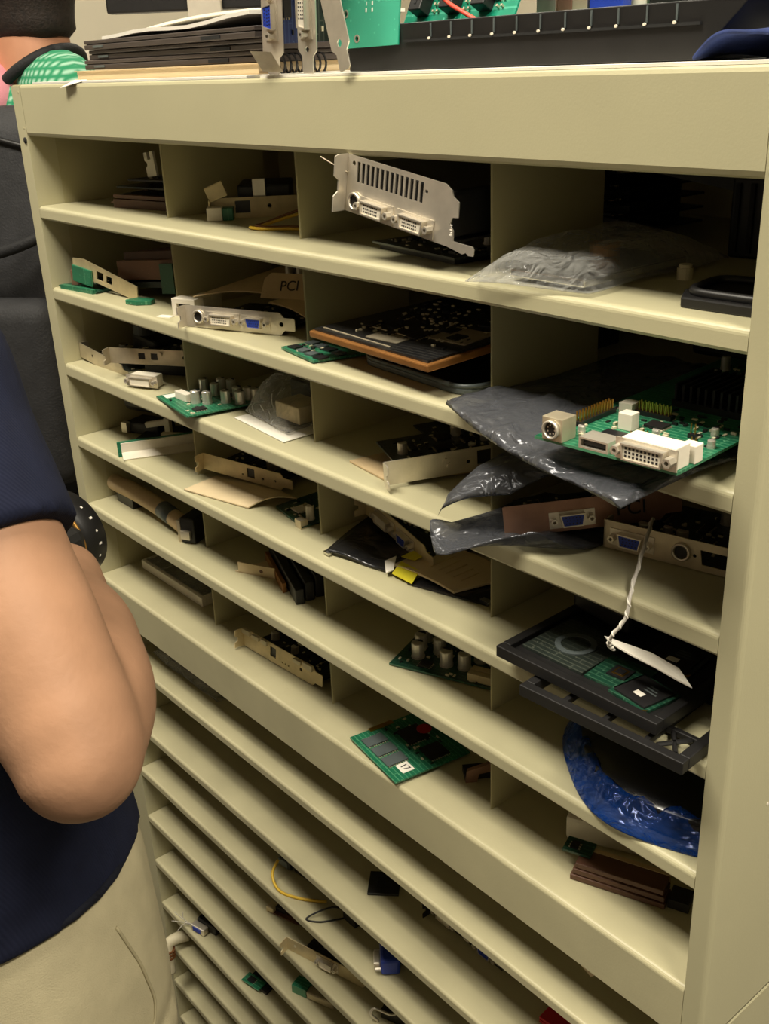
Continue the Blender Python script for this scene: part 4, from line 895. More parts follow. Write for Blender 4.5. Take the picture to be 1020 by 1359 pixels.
for i in range(N2):
    dk.faces.new((rings_[-1][i], rings_[-1][(i+1) % N2], base_[(i+1) % N2], base_[i])); dk.faces.new((base_[i], base_[(i+1) % N2], inner_[(i+1) % N2], inner_[i])); dk.faces.new((inner_[i], inner_[(i+1) % N2], rings_[0][(i+1) % N2], rings_[0][i]))
obj('blue_film', dk, 'blue_bag', t, True)
ds = B(); rg_ = []
for (q_, h_) in ((0.1005, 0.002), (0.1005, 0.012), (0.097, 0.0175), (0.075, 0.0215), (0.04, 0.023), (0.004, 0.0235)):
    rg_.append([ds.verts.new((min(0.054, q_*math.cos(2*PI*k/48)), q_*math.sin(2*PI*k/48), h_)) for k in range(48)])
for A_, B_ in zip(rg_, rg_[1:]):
    for k in range(48): ds.faces.new((A_[k], A_[(k+1) % 48], B_[(k+1) % 48], B_[k]))
ds.faces.new(rg_[0][::-1]); ds.faces.new(rg_[-1])
obj('dark_disc', ds, 'black_gloss', t, True)
box('inner_frame', 'charcoal_nylon', t, -0.01, 0.04, -0.06, -0.03, 0.017, 0.0212)

# ---- row 6
t = thing('clear_tray', 'clear plastic tray with white rim on the sixth shelf', 'tray', (0.022, 0.048, S6), (0, 0, 0))
tp = B()
for (a0, a1, b0, b1) in ((0, 0.145, 0, 0.006), (0, 0.145, 0.044, 0.05), (0, 0.006, 0.006, 0.044), (0.139, 0.145, 0.006, 0.044)): bx(tp, a0, a1, b0, b1, 0, 0.012)
obj('rim', tp, 'white_plastic', t, bevel=0.001); box('film_lid', 'clear_bag', t, 0.004, 0.141, 0.004, 0.046, 0.012, 0.0126); box('contents', 'grey_plastic', t, 0.01, 0.12, 0.01, 0.04, 0.001, 0.007); box('black_insert', 'black_plastic', t, 0.118, 0.136, 0.008, 0.042, 0.001, 0.010)
t = card('cream bracket card with jagged edge on the sixth shelf', (0.275, 0.034, S6+0.0015), (-6, 0, 3), [('jack', 0.052, 0.0115, 0.010, 0.011), ('hole', 0.068, 0.006, 0.0011), ('hole', 0.073, 0.006, 0.0011), ('hole', 0.078, 0.006, 0.0011), ('hole', 0.098, 0.010, 0.0022)], h=0.021, L=0.132, bm_='steel_beige', board='pcb_black', bd=(0.01, 0.125, 0.07), bz=0.006, seed=131, nchip=3, ncap=2)
for k, (a, w, hh) in enumerate(((0.0, 0.014, 0.005), (0.018, 0.012, 0.004), (0.034, 0.010, 0.005), (0.088, 0.012, 0.004), (0.104, 0.014, 0.006))): box('spring_finger', 'ivory_plastic', t, a, a+w, -0.003, 0.0, 0.016, 0.016+hh)
t = thing('memory_card', 'green card with grey chips and white number label on the sixth shelf', 'circuit card', (0.490, 0.010, S6+0.001), (0, 0, -9))
pcb(t, 0.0, 0.080, 0.0, 0.078, 0.002, 'pcb_bright')
for k in range(3): chip(t, 0.018+k*0.017, 0.016, 0.0036, 0.013, 0.021, 0.0016, 'grey_plastic')
for x, y, w, d in ((0.03, 0.05, 0.024, 0.022), (0.062, 0.052, 0.02, 0.02)): chip(t, x, y, 0.0036, w, d)
rd = B(); cyl(rd, (0.030, 0.062), 0.007, 0.0054, 0.0062, n=18); obj('red_dot', rd, 'red_plastic', t)
box('number_label', 'paper', t, 0.060, 0.073, 0.012, 0.024, 0.0036, 0.0040); text('number', '17', 0.009, 'ink', t, (0.0665, 0.018, 0.0042), (0, 0, 8))
box('yellow_edge', 'gold', t, -0.001, 0.004, 0.020, 0.045, 0.0015, 0.0045); smd(t, 0.004, 0.076, 0.03, 0.074, 0.0036, 40, 133)
t = thing('small_bracket', 'small dark metal bracket near the divider on the sixth shelf', 'bracket', (0.606, 0.045, S6), (0, 0, 55))
obj('angle_plate', prism(B(), [(0, 0), (0.010, 0), (0.012, 0.008), (0.024, 0.010), (0.034, 0.018), (0.030, 0.022), (0.016, 0.016), (0.002, 0.012)], 0, 0.004, 'y'), 'bronze', t); box('foot', 'chip_black', t, 0.0, 0.03, 0.004, 0.018, 0, 0.006)
t = thing('slot_connector', 'brown slot connector strips stacked on the sixth shelf', 'connector', (0.742, 0.022, S6), (0, 0, 21))
for k in range(3): box('strip', 'brown_plastic', t, 0.0015*k, 0.072-0.001*k, 0.001*k, 0.018+0.001*k, 0.0005+k*0.0052, 0.0050+k*0.0052, 0.0006)
box('green_tab', 'pcb_green', t, -0.010, 0.012, 0.010, 0.026, 0.0158, 0.0178); chip(t, -0.002, 0.017, 0.0178, 0.006, 0.008); box('cardboard_liner', 'cardboard', t, 0.012, 0.07, 0.019, 0.023, 0.0, 0.016); box('black_socket', 'chip_black', t, 0.073, 0.088, 0.004, 0.02, 0.0, 0.008)
t = thing('plastic_carton', 'grey white plastic carton with red lid behind the brown connectors', 'carton', (0.712, 0.050, S6), (0, 0, 26))
box('body', 'white_plastic', t, 0, 0.08, 0.004, 0.07, 0, 0.022, 0.003); box('lid', 'red_plastic', t, 0.006, 0.076, 0.008, 0.066, 0.022, 0.028, 0.002)

# ---- lower slots
Z7, Z8, Z9, Z10, Z11, Z12, Z13, Z14 = LZ[:8]
t = thing('plastic_bag', 'crumpled clear bag in the topmost slot of the lower cabinet', 'bag')
obj('bag_film', pillow(B(), [(0.05, 0.03, Z7+0.002), (0.21, 0.03, Z7+0.002), (0.21, 0.13, Z7+0.002), (0.05, 0.13, Z7+0.002)], 0.026, amp=0.006, freq=28, seed=21, floor=lambda p: Z7), 'clear_bag', t, True)
bb = B(); bx(bb, 0.06, 0.19, 0.05, 0.11, Z7+0.003, Z7+0.012); obj('bagged_card', bb, 'pcb_black', t)
t = thing('black_square', 'flat black square chip lying in the second slot of the lower cabinet', 'chip', (0.482, 0.048, Z8), (0, 0, 44)); box('plate', 'black_plastic', t, -0.016, 0.016, -0.016, 0.016, 0.0002, 0.003, 0.0005); box('die', 'black_matte', t, -0.007, 0.007, -0.007, 0.007, 0.003, 0.0036)
t = thing('connector_card', 'bracket card with silver and blue sockets in the second slot of the lower cabinet', 'circuit card', (0.542, 0.058, Z8), (0, 0, -1))
bracket(t, 0.018, [('dvi', 0.022, 0.009, 0.034, False), ('svideo', 0.052, 0.009), ('vga', 0.078, 0.009)], 'black_plastic', 0.112); pcb(t, 0.01, 0.1, 0.001, 0.06, 0.003, 'pcb_dark'); fill_board(t, 0.012, 0.098, 0.012, 0.055, 0.0046, 141, 3, 1, 10)
t = thing('red_folder', 'bright red folder in the second slot of the lower cabinet', 'folder', (0.700, 0.040, Z8), (0, 0, 6)); box('cover', 'red_folder', t, 0, 0.14, 0, 0.2, 0.0004, 0.003); box('inner_sheets', 'paper', t, 0.003, 0.138, 0.003, 0.198, 0.003, 0.004); box('cover', 'red_folder', t, 0, 0.14, 0, 0.2, 0.004, 0.0065)
c = thing('yellow_cable', 'yellow cable curled around a black adapter in the third slot', 'cable'); obj('cable', tube(B(), [(0.322, 0.022, Z9+0.022), (0.326, 0.010, Z9+0.010), (0.345, 0.006, Z9+0.002), (0.370, 0.016, Z9+0.002), (0.395, 0.034, Z9+0.003)], 0.0017), 'yellow_wire', c, True)
t = thing('black_adapter', 'black adapter with plug in the third slot of the lower cabinet', 'adapter', (0.318, 0.030, Z9), (0, 0, 8))
box('body', 'black_plastic', t, 0.012, 0.085, 0.004, 0.05, 0, 0.018, 0.003); box('plug', 'black_plastic', t, -0.006, 0.012, 0.0, 0.012, 0.004, 0.016, 0.001); box('plug_face', 'grey_plastic', t, -0.0065, 0.008, -0.0008, 0.0, 0.006, 0.014)
c = thing('black_lead', 'thin black lead bent at the slot edge beside the yellow cable', 'cable'); obj('lead', tube(B(), [(0.430, 0.045, Z9+0.004), (0.412, 0.030, Z9+0.010), (0.398, 0.004, Z9+0.0015), (0.412, 0.012, Z9+0.0012), (0.425, 0.034, Z9+0.0012)], 0.0010), 'black_wire', c, True); box('crimp', 'black_plastic', c, 0.424, 0.445, 0.034, 0.05, Z9+0.0002, Z9+0.012, 0.001)
t = thing('vga_plug', 'blue video plug with silver shell in the third slot', 'plug', (0.512, 0.014, Z9), (0, 0, 52))
box('hood', 'blue_plastic', t, 0.0, 0.020, 0.0, 0.030, 0.0006, 0.020, 0.003); box('shell', 'steel', t, -0.007, 0.0, 0.005, 0.022, 0.004, 0.013, 0.001); obj('lead', tube(B(), [(0.018, 0.012, 0.008), (0.04, 0.008, 0.005), (0.06, 0.02, 0.004)], 0.0028), 'black_wire', t, True)
for yy in (0.002, 0.026): 
    th_ = B(); cyl(th_, (yy, 0.008), 0.002, -0.006, 0.0, 'x', 8); obj('thumbscrew', th_, 'steel', t)
t = thing('brown_chip_card', 'small brown card in the fourth slot of the lower cabinet', 'circuit card', (0.290, 0.020, Z10), (0, 0, 18)); pcb(t, 0, 0.045, 0, 0.02, 0.001, 'pcb_brown'); chip(t, 0.015, 0.01, 0.0026, 0.014, 0.010, 0.006); box('tip', 'steel_beige', t, -0.003, 0.008, 0.0, 0.012, 0.0, 0.008, 0.001)
t = card('cream bracket with silver socket in the fourth slot of the lower cabinet', (0.352, 0.004, Z10+0.0006), (0, 0, 16), [('dvi', 0.058, 0.009, 0.030, False), ('hole', 0.012, 0.010, 0.0018)], bm_='steel_beige', board='pcb_black', bd=(0.02, 0.10, 0.05), seed=151, nchip=2, ncap=0, h=0.018)
t = thing('green_socket', 'green and grey socket in the fifth slot of the lower cabinet', 'connector', (0.352, 0.012, Z11), (0, 0, 20)); box('green_board', 'pcb_bright', t, -0.008, 0.012, 0, 0.016, 0.0004, 0.012); box('grey_shell', 'steel_dull', t, 0.012, 0.05, 0.0, 0.012, 0.0004, 0.011, 0.0015); box('black_body', 'black_plastic', t, 0.005, 0.06, 0.014, 0.04, 0.0, 0.014, 0.002)
t = thing('wire_plug', 'looped grey wire on a dark card in the fourth slot near the frame bottom', 'wire', (0.500, 0.012, Z10), (0, 0, 20)); box('base_card', 'pcb_black', t, 0.0, 0.06, 0.012, 0.05, 0.0003, 0.012); obj('loop', tube(B(), [(0.0, 0.006, 0.0015), (-0.006, 0.002, 0.012), (-0.002, 0.004, 0.020), (0.012, 0.010, 0.013), (0.018, 0.014, 0.013)], 0.0014), 'steel', t, True)
t = thing('green_chip', 'little green chip board in the sixth slot of the lower cabinet', 'circuit board', (0.228, 0.006, Z12), (0, 0, 12)); pcb(t, 0, 0.030, 0.0, 0.015, 0.004, 'pcb_bright'); chip(t, 0.012, 0.007, 0.0056, 0.010, 0.008); box('black_base', 'black_plastic', t, 0.004, 0.040, 0.004, 0.03, 0, 0.004)
t = thing('silver_plug', 'silver plug with tied white thread in the sixth slot of the lower cabinet', 'plug', (0.098, 0.002, Z12), (0, 0, 14))
box('shell', 'steel', t, 0.008, 0.032, 0.0, 0.010, 0.001, 0.011, 0.001); box('hood', 'black_plastic', t, 0.010, 0.045, 0.010, 0.03, 0.0, 0.015, 0.002); box('blue_face', 'blue_plastic', t, 0.012, 0.026, -0.0008, 0.0, 0.003, 0.009)
for k, e in enumerate(((-0.018, -0.004, 0.022), (-0.024, -0.006, 0.004), (-0.012, -0.008, -0.006), (-0.004, 0.0, 0.026))): obj('thread', tube(B(), [(0.008, 0.003, 0.007), (-0.004, -0.001, 0.007+0.3*e[2]), e], 0.0005, 5), 'white_string', t, True)
t = thing('beige_plug', 'beige cable plug hanging from the seventh slot of the lower cabinet', 'plug'); obj('moulding', tube(B(), [(0.055, 0.020, Z13+0.016), (0.05, -0.006, Z13+0.016), (0.054, -0.012, Z13-0.002), (0.058, -0.013, Z13-0.030)], lambda s_: 0.009-0.003*s_, 12), 'ivory_plastic', t, True)
for k in range(3):
    rb = B(); ring(rb, (0.0525+k*0.0008, -0.0105-k*0.0006), 0.0092, 0.006, Z13+0.006-k*0.005, Z13+0.008-k*0.005, 'z', 16); obj('relief_rib', rb, 'brown_wire', t)
t = thing('paper_scrap', 'paper corner poking down under the deep lip near the frame bottom', 'paper'); obj('scrap', prism(B(), [(0.762, 0.9046), (0.786, 0.9046), (0.780, 0.897)], 0.004, 0.005, 'y'), 'tan_paper', t)

# ------------------------------------------------------------ things on top of the cabinet
T0 = HT+0.0002
t = thing('paper_stack', 'loose white sheets on the cabinet top with a bent corner over the edge', 'paper')
obj('sheet', sheet(B(), [(0.02, 0.006, T0), (0.42, 0.004, T0), (0.43, 0.26, T0), (0.03, 0.27, T0)], 0.0018), 'paper', t)
obj('sheet', sheet(B(), [(0.44, 0.003, T0), (0.857, 0.003, T0), (0.857, 0.27, T0), (0.44, 0.26, T0)], 0.0016), 'paper', t)
obj('bent_corner', sheet(B(), [(0.112, -0.006, T0-0.004), (0.135, -0.004, T0-0.001), (0.138, 0.010, T0+0.0022), (0.112, 0.010, T0+0.0022)], 0.0006), 'paper', t)
t = thing('spiral_notebook', 'tan spiral notebook with black coil under the dark laptops', 'notebook', (0.075, 0.028, T0+0.0020), (0, 0, 2))
box('cover', 'cardboard', t, 0, 0.31, 0, 0.21, 0, 0.001); box('pages', 'tan_paper', t, 0.002, 0.308, 0.002, 0.208, 0.001, 0.0075); box('cover', 'cardboard', t, 0, 0.31, 0, 0.21, 0.0075, 0.0085)
for k in range(9):
    rg = B(); ring(rg, (0.316, 0.0065), 0.0085, 0.0074, 0.010+k*0.006, 0.0115+k*0.006, 'y', 14); obj('coil_loop', rg, 'black_plastic', t)
ZL = T0+0.0110
for k, (dx, dy, lbl) in enumerate(((0.0, 0.0, 'lowest of the three dark slim laptops stacked on the cabinet'), (0.004, 0.004, 'middle of the three dark slim laptops stacked on the cabinet'), (0.002, 0.001, 'topmost of the three dark slim laptops stacked on the cabinet'))):
    t = thing('slim_laptop', lbl, 'laptop', (0.088+dx, 0.034+dy, ZL+k*0.0088), (0, 0, 2-k), 'dark slim laptops in a stack')
    box('base', 'laptop_shell', t, 0, 0.30, 0, 0.20, 0, 0.0046, 0.0008); box('lid', 'laptop_shell', t, 0, 0.30, 0, 0.20, 0.0052, 0.0085, 0.0008)
    box('latch', 'grey_plastic', t, 0.02, 0.04, -0.0008, 0.0, 0.0018, 0.0038); box('side_port', 'black_matte', t, 0.22, 0.25, -0.0008, 0.0, 0.001, 0.0038)
    box('hinge_band', 'black_matte', t, 0.002, 0.298, 0.002, 0.198, 0.0046, 0.0052)
ZS = ZL+0.0266
t = thing('paper_stack', 'curled white papers lying on the topmost laptop', 'paper')
obj('sheet', sheet(B(), [(0.10, 0.05, ZS), (0.37, 0.045, ZS), (0.38, 0.20, ZS), (0.10, 0.21, ZS)], 0.003, lambda u, v: 0.006*(u*u)+0.003*math.sin(5*u)**2), 'paper', t)
obj('sheet', sheet(B(), [(0.07, 0.09, ZS+0.003), (0.34, 0.07, ZS+0.004), (0.35, 0.22, ZS+0.004), (0.08, 0.23, ZS+0.003)], 0.002, lambda u, v: 0.008*u+0.004*math.sin(3*u)), 'paper', t)
t = thing('small_box', 'small tan box under the white papers at the left of the laptops', 'box', (0.10, 0.10, ZS-0.0002)); box('block', 'cardboard', t, -0.02, 0.03, 0.04, 0.09, -0.0, 0.008, 0.0005); box('lid', 'brown_plastic', t, -0.021, 0.031, 0.039, 0.091, 0.008, 0.010)
# desk and screens behind
t = thing('desk', 'wooden desk with grey frame standing behind the cabinet', 'desk', (-1.05, 0.92, 0), (0, 0, 50)); box('desktop', 'desk_top', t, -0.95, 0.95, -0.38, 0.38, 0.72, 0.75, 0.004)
for sx in (-0.88, 0.88):
    for sy in (-0.32, 0.32): box('leg', 'grey_plastic', t, sx-0.025, sx+0.025, sy-0.025, sy+0.025, 0.0, 0.72)
t = thing('shelf_riser', 'white riser shelf on the desk carrying the monitor', 'shelf', (-1.05, 0.92, 0.7502), (0, 0, 50)); box('top', 'white_plastic', t, -0.6, 0.6, -0.25, 0.25, 0.80, 0.82, 0.003)
for sx in (-0.57, 0.57): box('side', 'white_plastic', t, sx-0.015, sx+0.015, -0.25, 0.25, 0.0, 0.80)
t = thing('monitor', 'black monitor on a white stand behind the cabinet', 'monitor', (-0.955, 0.82, 1.5704), (0, 0, 50))
bs = B(); prism(bs, [(0.15*math.cos(2*PI*k/32), 0.10*math.sin(2*PI*k/32)) for k in range(32)], 0, 0.012); obj('stand_base', bs, 'white_plastic', t, bevel=0.003)
box('stand_neck', 'white_plastic', t, -0.035, 0.035, -0.012, 0.012, 0.012, 0.2, 0.003); box('screen', 'black_plastic', t, -0.21, 0.36, 0.014, 0.05, 0.070, 0.46, 0.004); box('bezel', 'black_matte', t, -0.20, 0.35, 0.05, 0.052, 0.07, 0.45)
# three cards hung by their brackets over the front edge
def standing(label, x, y, roll, yaw, feats, board, m='steel', depth=0.07, L=0.12, dz=0.0):
    t = thing('expansion_card', label, 'circuit card', (x, y, T0+0.0022+L+dz)); t.rotation_euler = (Matrix.Rotation(R(roll), 4, 'Y') @ Matrix.Rotation(R(yaw), 4, 'Z') @ Matrix.Rotation(R(90), 4, 'Y')).to_euler()
    bracket(t, 0.0195, feats, m, L)
    if board: pcb(t, 0.012, 0.10, 0.0012, depth, 0.002, board); fill_board(t, 0.015, 0.097, 0.012, depth-0.004, 0.0036, 160+int(x*100), 4, 2, 20)
    return t
t = standing('upright blue card with blue socket on its silver bracket, leftmost of three', 0.455, 0.002, 4, 14, [('vga', 0.082, 0.0095), ('dvi', 0.036, 0.0095, 0.034, False)], 'pcb_blue')
obj('curled_foot', sheet(B(), [(0.104, -0.014, 0.0), (0.118, -0.001, 0.0), (0.118, -0.001, 0.019), (0.104, -0.014, 0.019)], 0.001), 'steel', t)
t = standing('upright card with pale multi-pin socket on its bracket, middle of three', 0.494, 0.004, 3, 4, [('dvi', 0.078, 0.0095, 0.040), ('hole', 0.1045, 0.0097, 0.002)], 'pcb_dark')
t = standing('upright card with plain silver bracket leaning right, rightmost of three', 0.508, -0.004, -16, 0, [('hole', 0.103, 0.0097, 0.0024), ('dvi', 0.04, 0.0095, 0.036, False)], None, dz=-0.006)
# the long black tray with boards in it
t = thing('long_black_tray', 'long black plastic tray of boards along the cabinet top', 'tray', (0.515, 0.028, T0+0.0020))
fw = [(0.0, 0.0), (0.283, 0.0), (0.312, 0.028), (0.0, 0.028)]
obj('front_wall', prism(B(), fw, 0.0, 0.004, 'y'), 'black_plastic', t, bevel=0.0006); box('rear_wall', 'black_plastic', t, 0.0, 0.30, 0.20, 0.204, 0, 0.028); box('tray_floor', 'black_plastic', t, 0.0, 0.283, 0.004, 0.20, 0, 0.003)
box('end_wall', 'black_plastic', t, 0.0, 0.004, 0.004, 0.20, 0.003, 0.028); obj('end_wall', prism(B(), [(0.279, 0.003), (0.283, 0.003), (0.312, 0.028), (0.308, 0.028)], 0.004, 0.20, 'y'), 'black_plastic', t)
box('step_ledge', 'black_matte', t, 0.06, 0.285, -0.0018, 0.0, 0.0165, 0.018)
for k in range(11):
    x = 0.085+k*0.0185; box('rib', 'grey_plastic', t, x-0.0004, x+0.0004, -0.0008, 0.0, 0.019, 0.027); nb = B(); cyl(nb, (x, 0.0182), 0.0008, -0.0028, -0.0016, 'y', 8); obj('white_stud', nb, 'white_plastic', t)
t = thing('teal_board', 'teal circuit board with mounting holes standing at the left end of the tray', 'circuit board', (0.508, 0.022, T0+0.0165), (-6, 0, 3))
tb_ = plate(B(), [(0, 0), (0.062, 0.001), (0.062, 0.016), (0.064, 0.08), (-0.008, 0.08)], [round_hole(0.022, 0.006, 0.0017), round_hole(0.010, 0.022, 0.0019)], 0.0016); obj('circuit_board', tb_, 'pcb_teal', t)
for (x, z) in ((0.022, 0.006), (0.010, 0.022)):
    r_ = B(); ring(r_, (x, z), 0.0027, 0.0017, -0.0003, 0.0, 'y', 14); obj('plated_ring', r_, 'steel', t)
pr_ = B()
for k in range(6): bx(pr_, 0.030+0.001*(k % 2), 0.0312, -0.0002, 0.0, 0.022+k*0.004, 0.0245+k*0.004); bx(pr_, 0.036, 0.0372, -0.0002, 0.0, 0.022+k*0.004, 0.0245+k*0.004)
tag(obj('silkscreen', pr_, 'paper', t), kind='stuff')
t = thing('backplane', 'bright green backplane with black slot connectors inside the long tray', 'circuit board', (0.514, 0.078, T0+0.024), (62, 0, 2))
pcb(t, 0, 0.105, 0, 0.10, 0, 'pcb_teal')
for k in range(3):
    x = 0.012+k*0.030; s_ = box('slot_connector', 'black_plastic', t, x, x+0.012, 0.012, 0.098, 0.0016, 0.012, 0.0006); box('slot_gap', 'black_matte', s_, x+0.005, x+0.007, 0.016, 0.094, 0.012, 0.0124)
    pb = B()
    for j in range(16): bx(pb, x+0.016, x+0.0175, 0.014+j*0.005, 0.0155+j*0.005, 0.0016, 0.004); bx(pb, x+0.020, x+0.0215, 0.014+j*0.005, 0.0155+j*0.005, 0.0016, 0.004)
    tag(obj('pin_rows', pb, 'steel_dull', t), kind='stuff')
box('foot', 'black_plastic', t, 0.02, 0.08, 0.0, 0.004, -0.018, 0.0)
for nm, lbl, mm, pts_ in (('red_lead', 'thin red wire arching over the green backplane', 'red_wire', [(0.560, 0.06, T0+0.072), (0.580, 0.056, T0+0.046), (0.606, 0.052, T0+0.034), (0.625, 0.058, T0+0.024)]), ('orange_lead', 'orange wire bent beside the silver box on the tray', 'orange_wire', [(0.592, 0.090, T0+0.066), (0.592, 0.085, T0+0.050), (0.602, 0.088, T0+0.046), (0.614, 0.110, T0+0.045)])):
    c = thing(nm, lbl, 'wire'); obj('wire', tube(B(), pts_, 0.0015), mm, c, True)
t = thing('power_module', 'silver boxed module with blue terminal block in the long tray', 'module', (0.598, 0.120, T0+0.014), (0, 0, 3))
pcb(t, 0.0, 0.16, 0, 0.075, 0.018, 'pcb_bright'); box('underside', 'black_plastic', t, 0.004, 0.156, 0.004, 0.072, -0.0085, 0.018)
box('regulator_tab', 'steel', t, 0.004, 0.020, 0.004, 0.008, 0.0196, 0.040); rh = B(); cyl(rh, (0.012, 0.034), 0.003, 0.0034, 0.004, 'y', 12); obj('tab_hole', rh, 'red_plastic', t)
box('brown_block', 'bronze', t, 0.022, 0.034, 0.004, 0.016, 0.0196, 0.036, 0.0006); box('silver_can', 'steel_dull', t, 0.034, 0.046, 0.004, 0.02, 0.0196, 0.036, 0.0006)
box('blue_terminal', 'blue_plastic', t, 0.048, 0.074, 0.004, 0.014, 0.0196, 0.030, 0.0006); box('white_can', 'white_plastic', t, 0.046, 0.084, 0.016, 0.03, 0.0196, 0.040, 0.001)
hs = B(); bx(hs, 0.09, 0.15, 0.01, 0.05, 0.0196, 0.024)
for k in range(11): bx(hs, 0.0905+k*0.0055, 0.0930+k*0.0055, 0.01, 0.05, 0.024, 0.052)
obj('heat_sink', hs, 'black_plastic', t); box('edge_strip', 'yellow_wire', t, 0.05, 0.16, -0.001, 0.0, 0.0180, 0.0196)
t = thing('blue_case', 'pale blue plastic case at the right end of the tray', 'case', (0.795, 0.10, T0+0.0), (0, 0, 10)); box('body', 'black_plastic', t, 0.008, 0.055, 0.0, 0.08, 0.002, 0.035); box('blue_lid', 'blue_cloth', t, 0.0, 0.06, -0.002, 0.085, 0.035, 0.06, 0.003)
t = thing('blue_cloth', 'folded blue cloth bundled under the end of the tray', 'cloth')
def clothbend(u, v): return 0.013*math.sin(PI*min(1, max(0, u)))*(0.6+0.4*math.cos(3*v))+0.002*math.sin(9*u+5*v)
obj('cloth', sheet(B(), [(0.800, 0.022, T0+0.002), (0.858, 0.018, T0+0.002), (0.860, 0.10, T0+0.002), (0.815, 0.10, T0+0.002)], 0.002, clothbend, 20, 14), 'blue_cloth', t, True)
t = thing('clear_wrap', 'crumpled clear wrap at the right corner of the cabinet top', 'wrap'); obj('film', pillow(B(), [(0.825, 0.06, T0+0.034), (0.872, 0.05, T0+0.032), (0.874, 0.14, T0+0.036), (0.83, 0.15, T0+0.036)], 0.016, amp=0.006, freq=40, seed=31), 'clear_bag', t, True)
box('support', 'black_plastic', t, 0.862, 0.872, 0.07, 0.13, T0, T0+0.034)

# ------------------------------------------------------------ people
def loft(bm, secs, n=20, cap=True):
    """secs: (centre, (rx, ry), facing angle) horizontal sections stacked along z, or (centre, r) spheres chained"""
    rings = []
    for c, (rx, ry), rz in secs:
        ca, sa = math.cos(rz), math.sin(rz); rr = []
        for i in range(n):
            a = 2*PI*i/n; x = rx*math.copysign(abs(math.cos(a))**0.85, math.cos(a)); y = ry*math.copysign(abs(math.sin(a))**0.85, math.sin(a))
            rr.append(bm.verts.new((c[0]+x*ca-y*sa, c[1]+x*sa+y*ca, c[2])))
        rings.append(rr)
    for a, b in zip(rings, rings[1:]):
        for i in range(n): bm.faces.new((a[i], a[(i+1) % n], b[(i+1) % n], b[i]))
    bm.faces.new(rings[0][::-1]); bm.faces.new(rings[-1])
def limb(bm, pts, n=18, k=5, capround=True):
    """tapered round limb through (point, radius)"""
    P = smooth_path([p for p, r in pts], k); rs = [r for p, r in pts]
    def rad(i):
        s = i/k; a = min(int(s), len(rs)-2); f = s-a; f = f*f*(3-2*f); return rs[a]*(1-f)+rs[a+1]*f
    Q = [(p, rad(i)) for i, p in enumerate(P)]
    if capround:
        d0 = (P[0]-P[1]).normalized(); d1 = (P[-1]-P[-2]).normalized(); r0 = Q[0][1]; r1 = Q[-1][1]
        Q = [(P[0]+d0*r0*math.sin(a), r0*math.cos(a)) for a in (1.45, 1.1, 0.7, 0.35)]+Q+[(P[-1]+d1*r1*math.sin(a), r1*math.cos(a)) for a in (0.35, 0.7, 1.1, 1.45)]
    rings = []; up = None
    for i, (p, r) in enumerate(Q):
        d = (Q[min(i+1, len(Q)-1)][0]-Q[max(i-1, 0)][0]).normalized()
        if up is None: up = Vector((0, 0, 1)) if abs(d.z) < 0.9 else Vector((1, 0, 0))
        s = d.cross(up).normalized(); up = s.cross(d).normalized()
        rings.append([bm.verts.new(p+s*(r*math.cos(2*PI*j/n))+up*(r*math.sin(2*PI*j/n))) for j in range(n)])
    for a, b in zip(rings, rings[1:]):
        for j in range(n): bm.faces.new((a[j], a[(j+1) % n], b[(j+1) % n], b[j]))
    bm.faces.new(rings[0][::-1]); bm.faces.new(rings[-1])
def ball(bm, c, r, rot=None, n=16):
    T = Matrix.Translation(c) @ (rot if rot else Matrix.Identity(4)) @ Matrix.Diagonal((*r, 1))
    bmesh.ops.create_uvsphere(bm, u_segments=n, v_segments=n//2+2, radius=1.0, matrix=T)
def remeshed(name, bm, m, parent, voxel, smooth_it=6):
    for v_ in bm.verts: v_.co -= parent_base(parent)
    o = obj(name, bm, m, parent, True)
    md = o.modifiers.new('remesh', 'REMESH'); md.mode = 'VOXEL'; md.voxel_size = voxel; md.use_smooth_shade = True
    if smooth_it: ms = o.modifiers.new('smooth', 'SMOOTH'); ms.factor = 0.5; ms.iterations = smooth_it
    return o
def parent_base(p):
    while p.parent: p = p.parent
    return Vector(p.location)
def hand(bm, wrist, pdir, palm_n, side_, curl=0.6, s=1.0):
    """palm with five fingers; pdir to the fingertips, palm_n out of the palm, side_ +1 thumb on the left of pdir"""
    f = Vector(pdir).normalized(); nrm = Vector(palm_n); nrm = (nrm-f*nrm.dot(f)).normalized(); sd = f.cross(nrm)*side_
    w = Vector(wrist)
    for k in range(4):
        o = (k-1.5)*0.020*s
        limb(bm, [(w+sd*o*0.6, 0.014*s), (w+f*0.045*s+sd*o*0.9, 0.0135*s), (w+f*0.088*s+sd*o, 0.0115*s)], 10, 3)
        ln = (0.070, 0.079, 0.074, 0.058)[k]*s; b = w+f*0.088*s+sd*o; pts = [(b, 0.0095*s)]; d = f.copy(); a = 0
        for seg in (0.45, 0.32, 0.23):
            a += curl*0.75; d = (f*math.cos(a)+nrm*math.sin(a)); b = b+d*ln*seg; pts.append((b, (0.0088-0.0010*len(pts)*0.5)*s))
        limb(bm, pts, 10, 3)
    b = w+f*0.025*s-sd*0.030*s; limb(bm, [(w+f*0.012*s-sd*0.016*s, 0.014*s), (b+f*0.018*s-sd*0.010*s+nrm*0.008*s, 0.0115*s), (b+f*0.045*s-sd*0.012*s+nrm*0.022*s, 0.0098*s), (b+f*0.066*s-sd*0.004*s+nrm*0.034*s, 0.0085*s)], 10, 3)
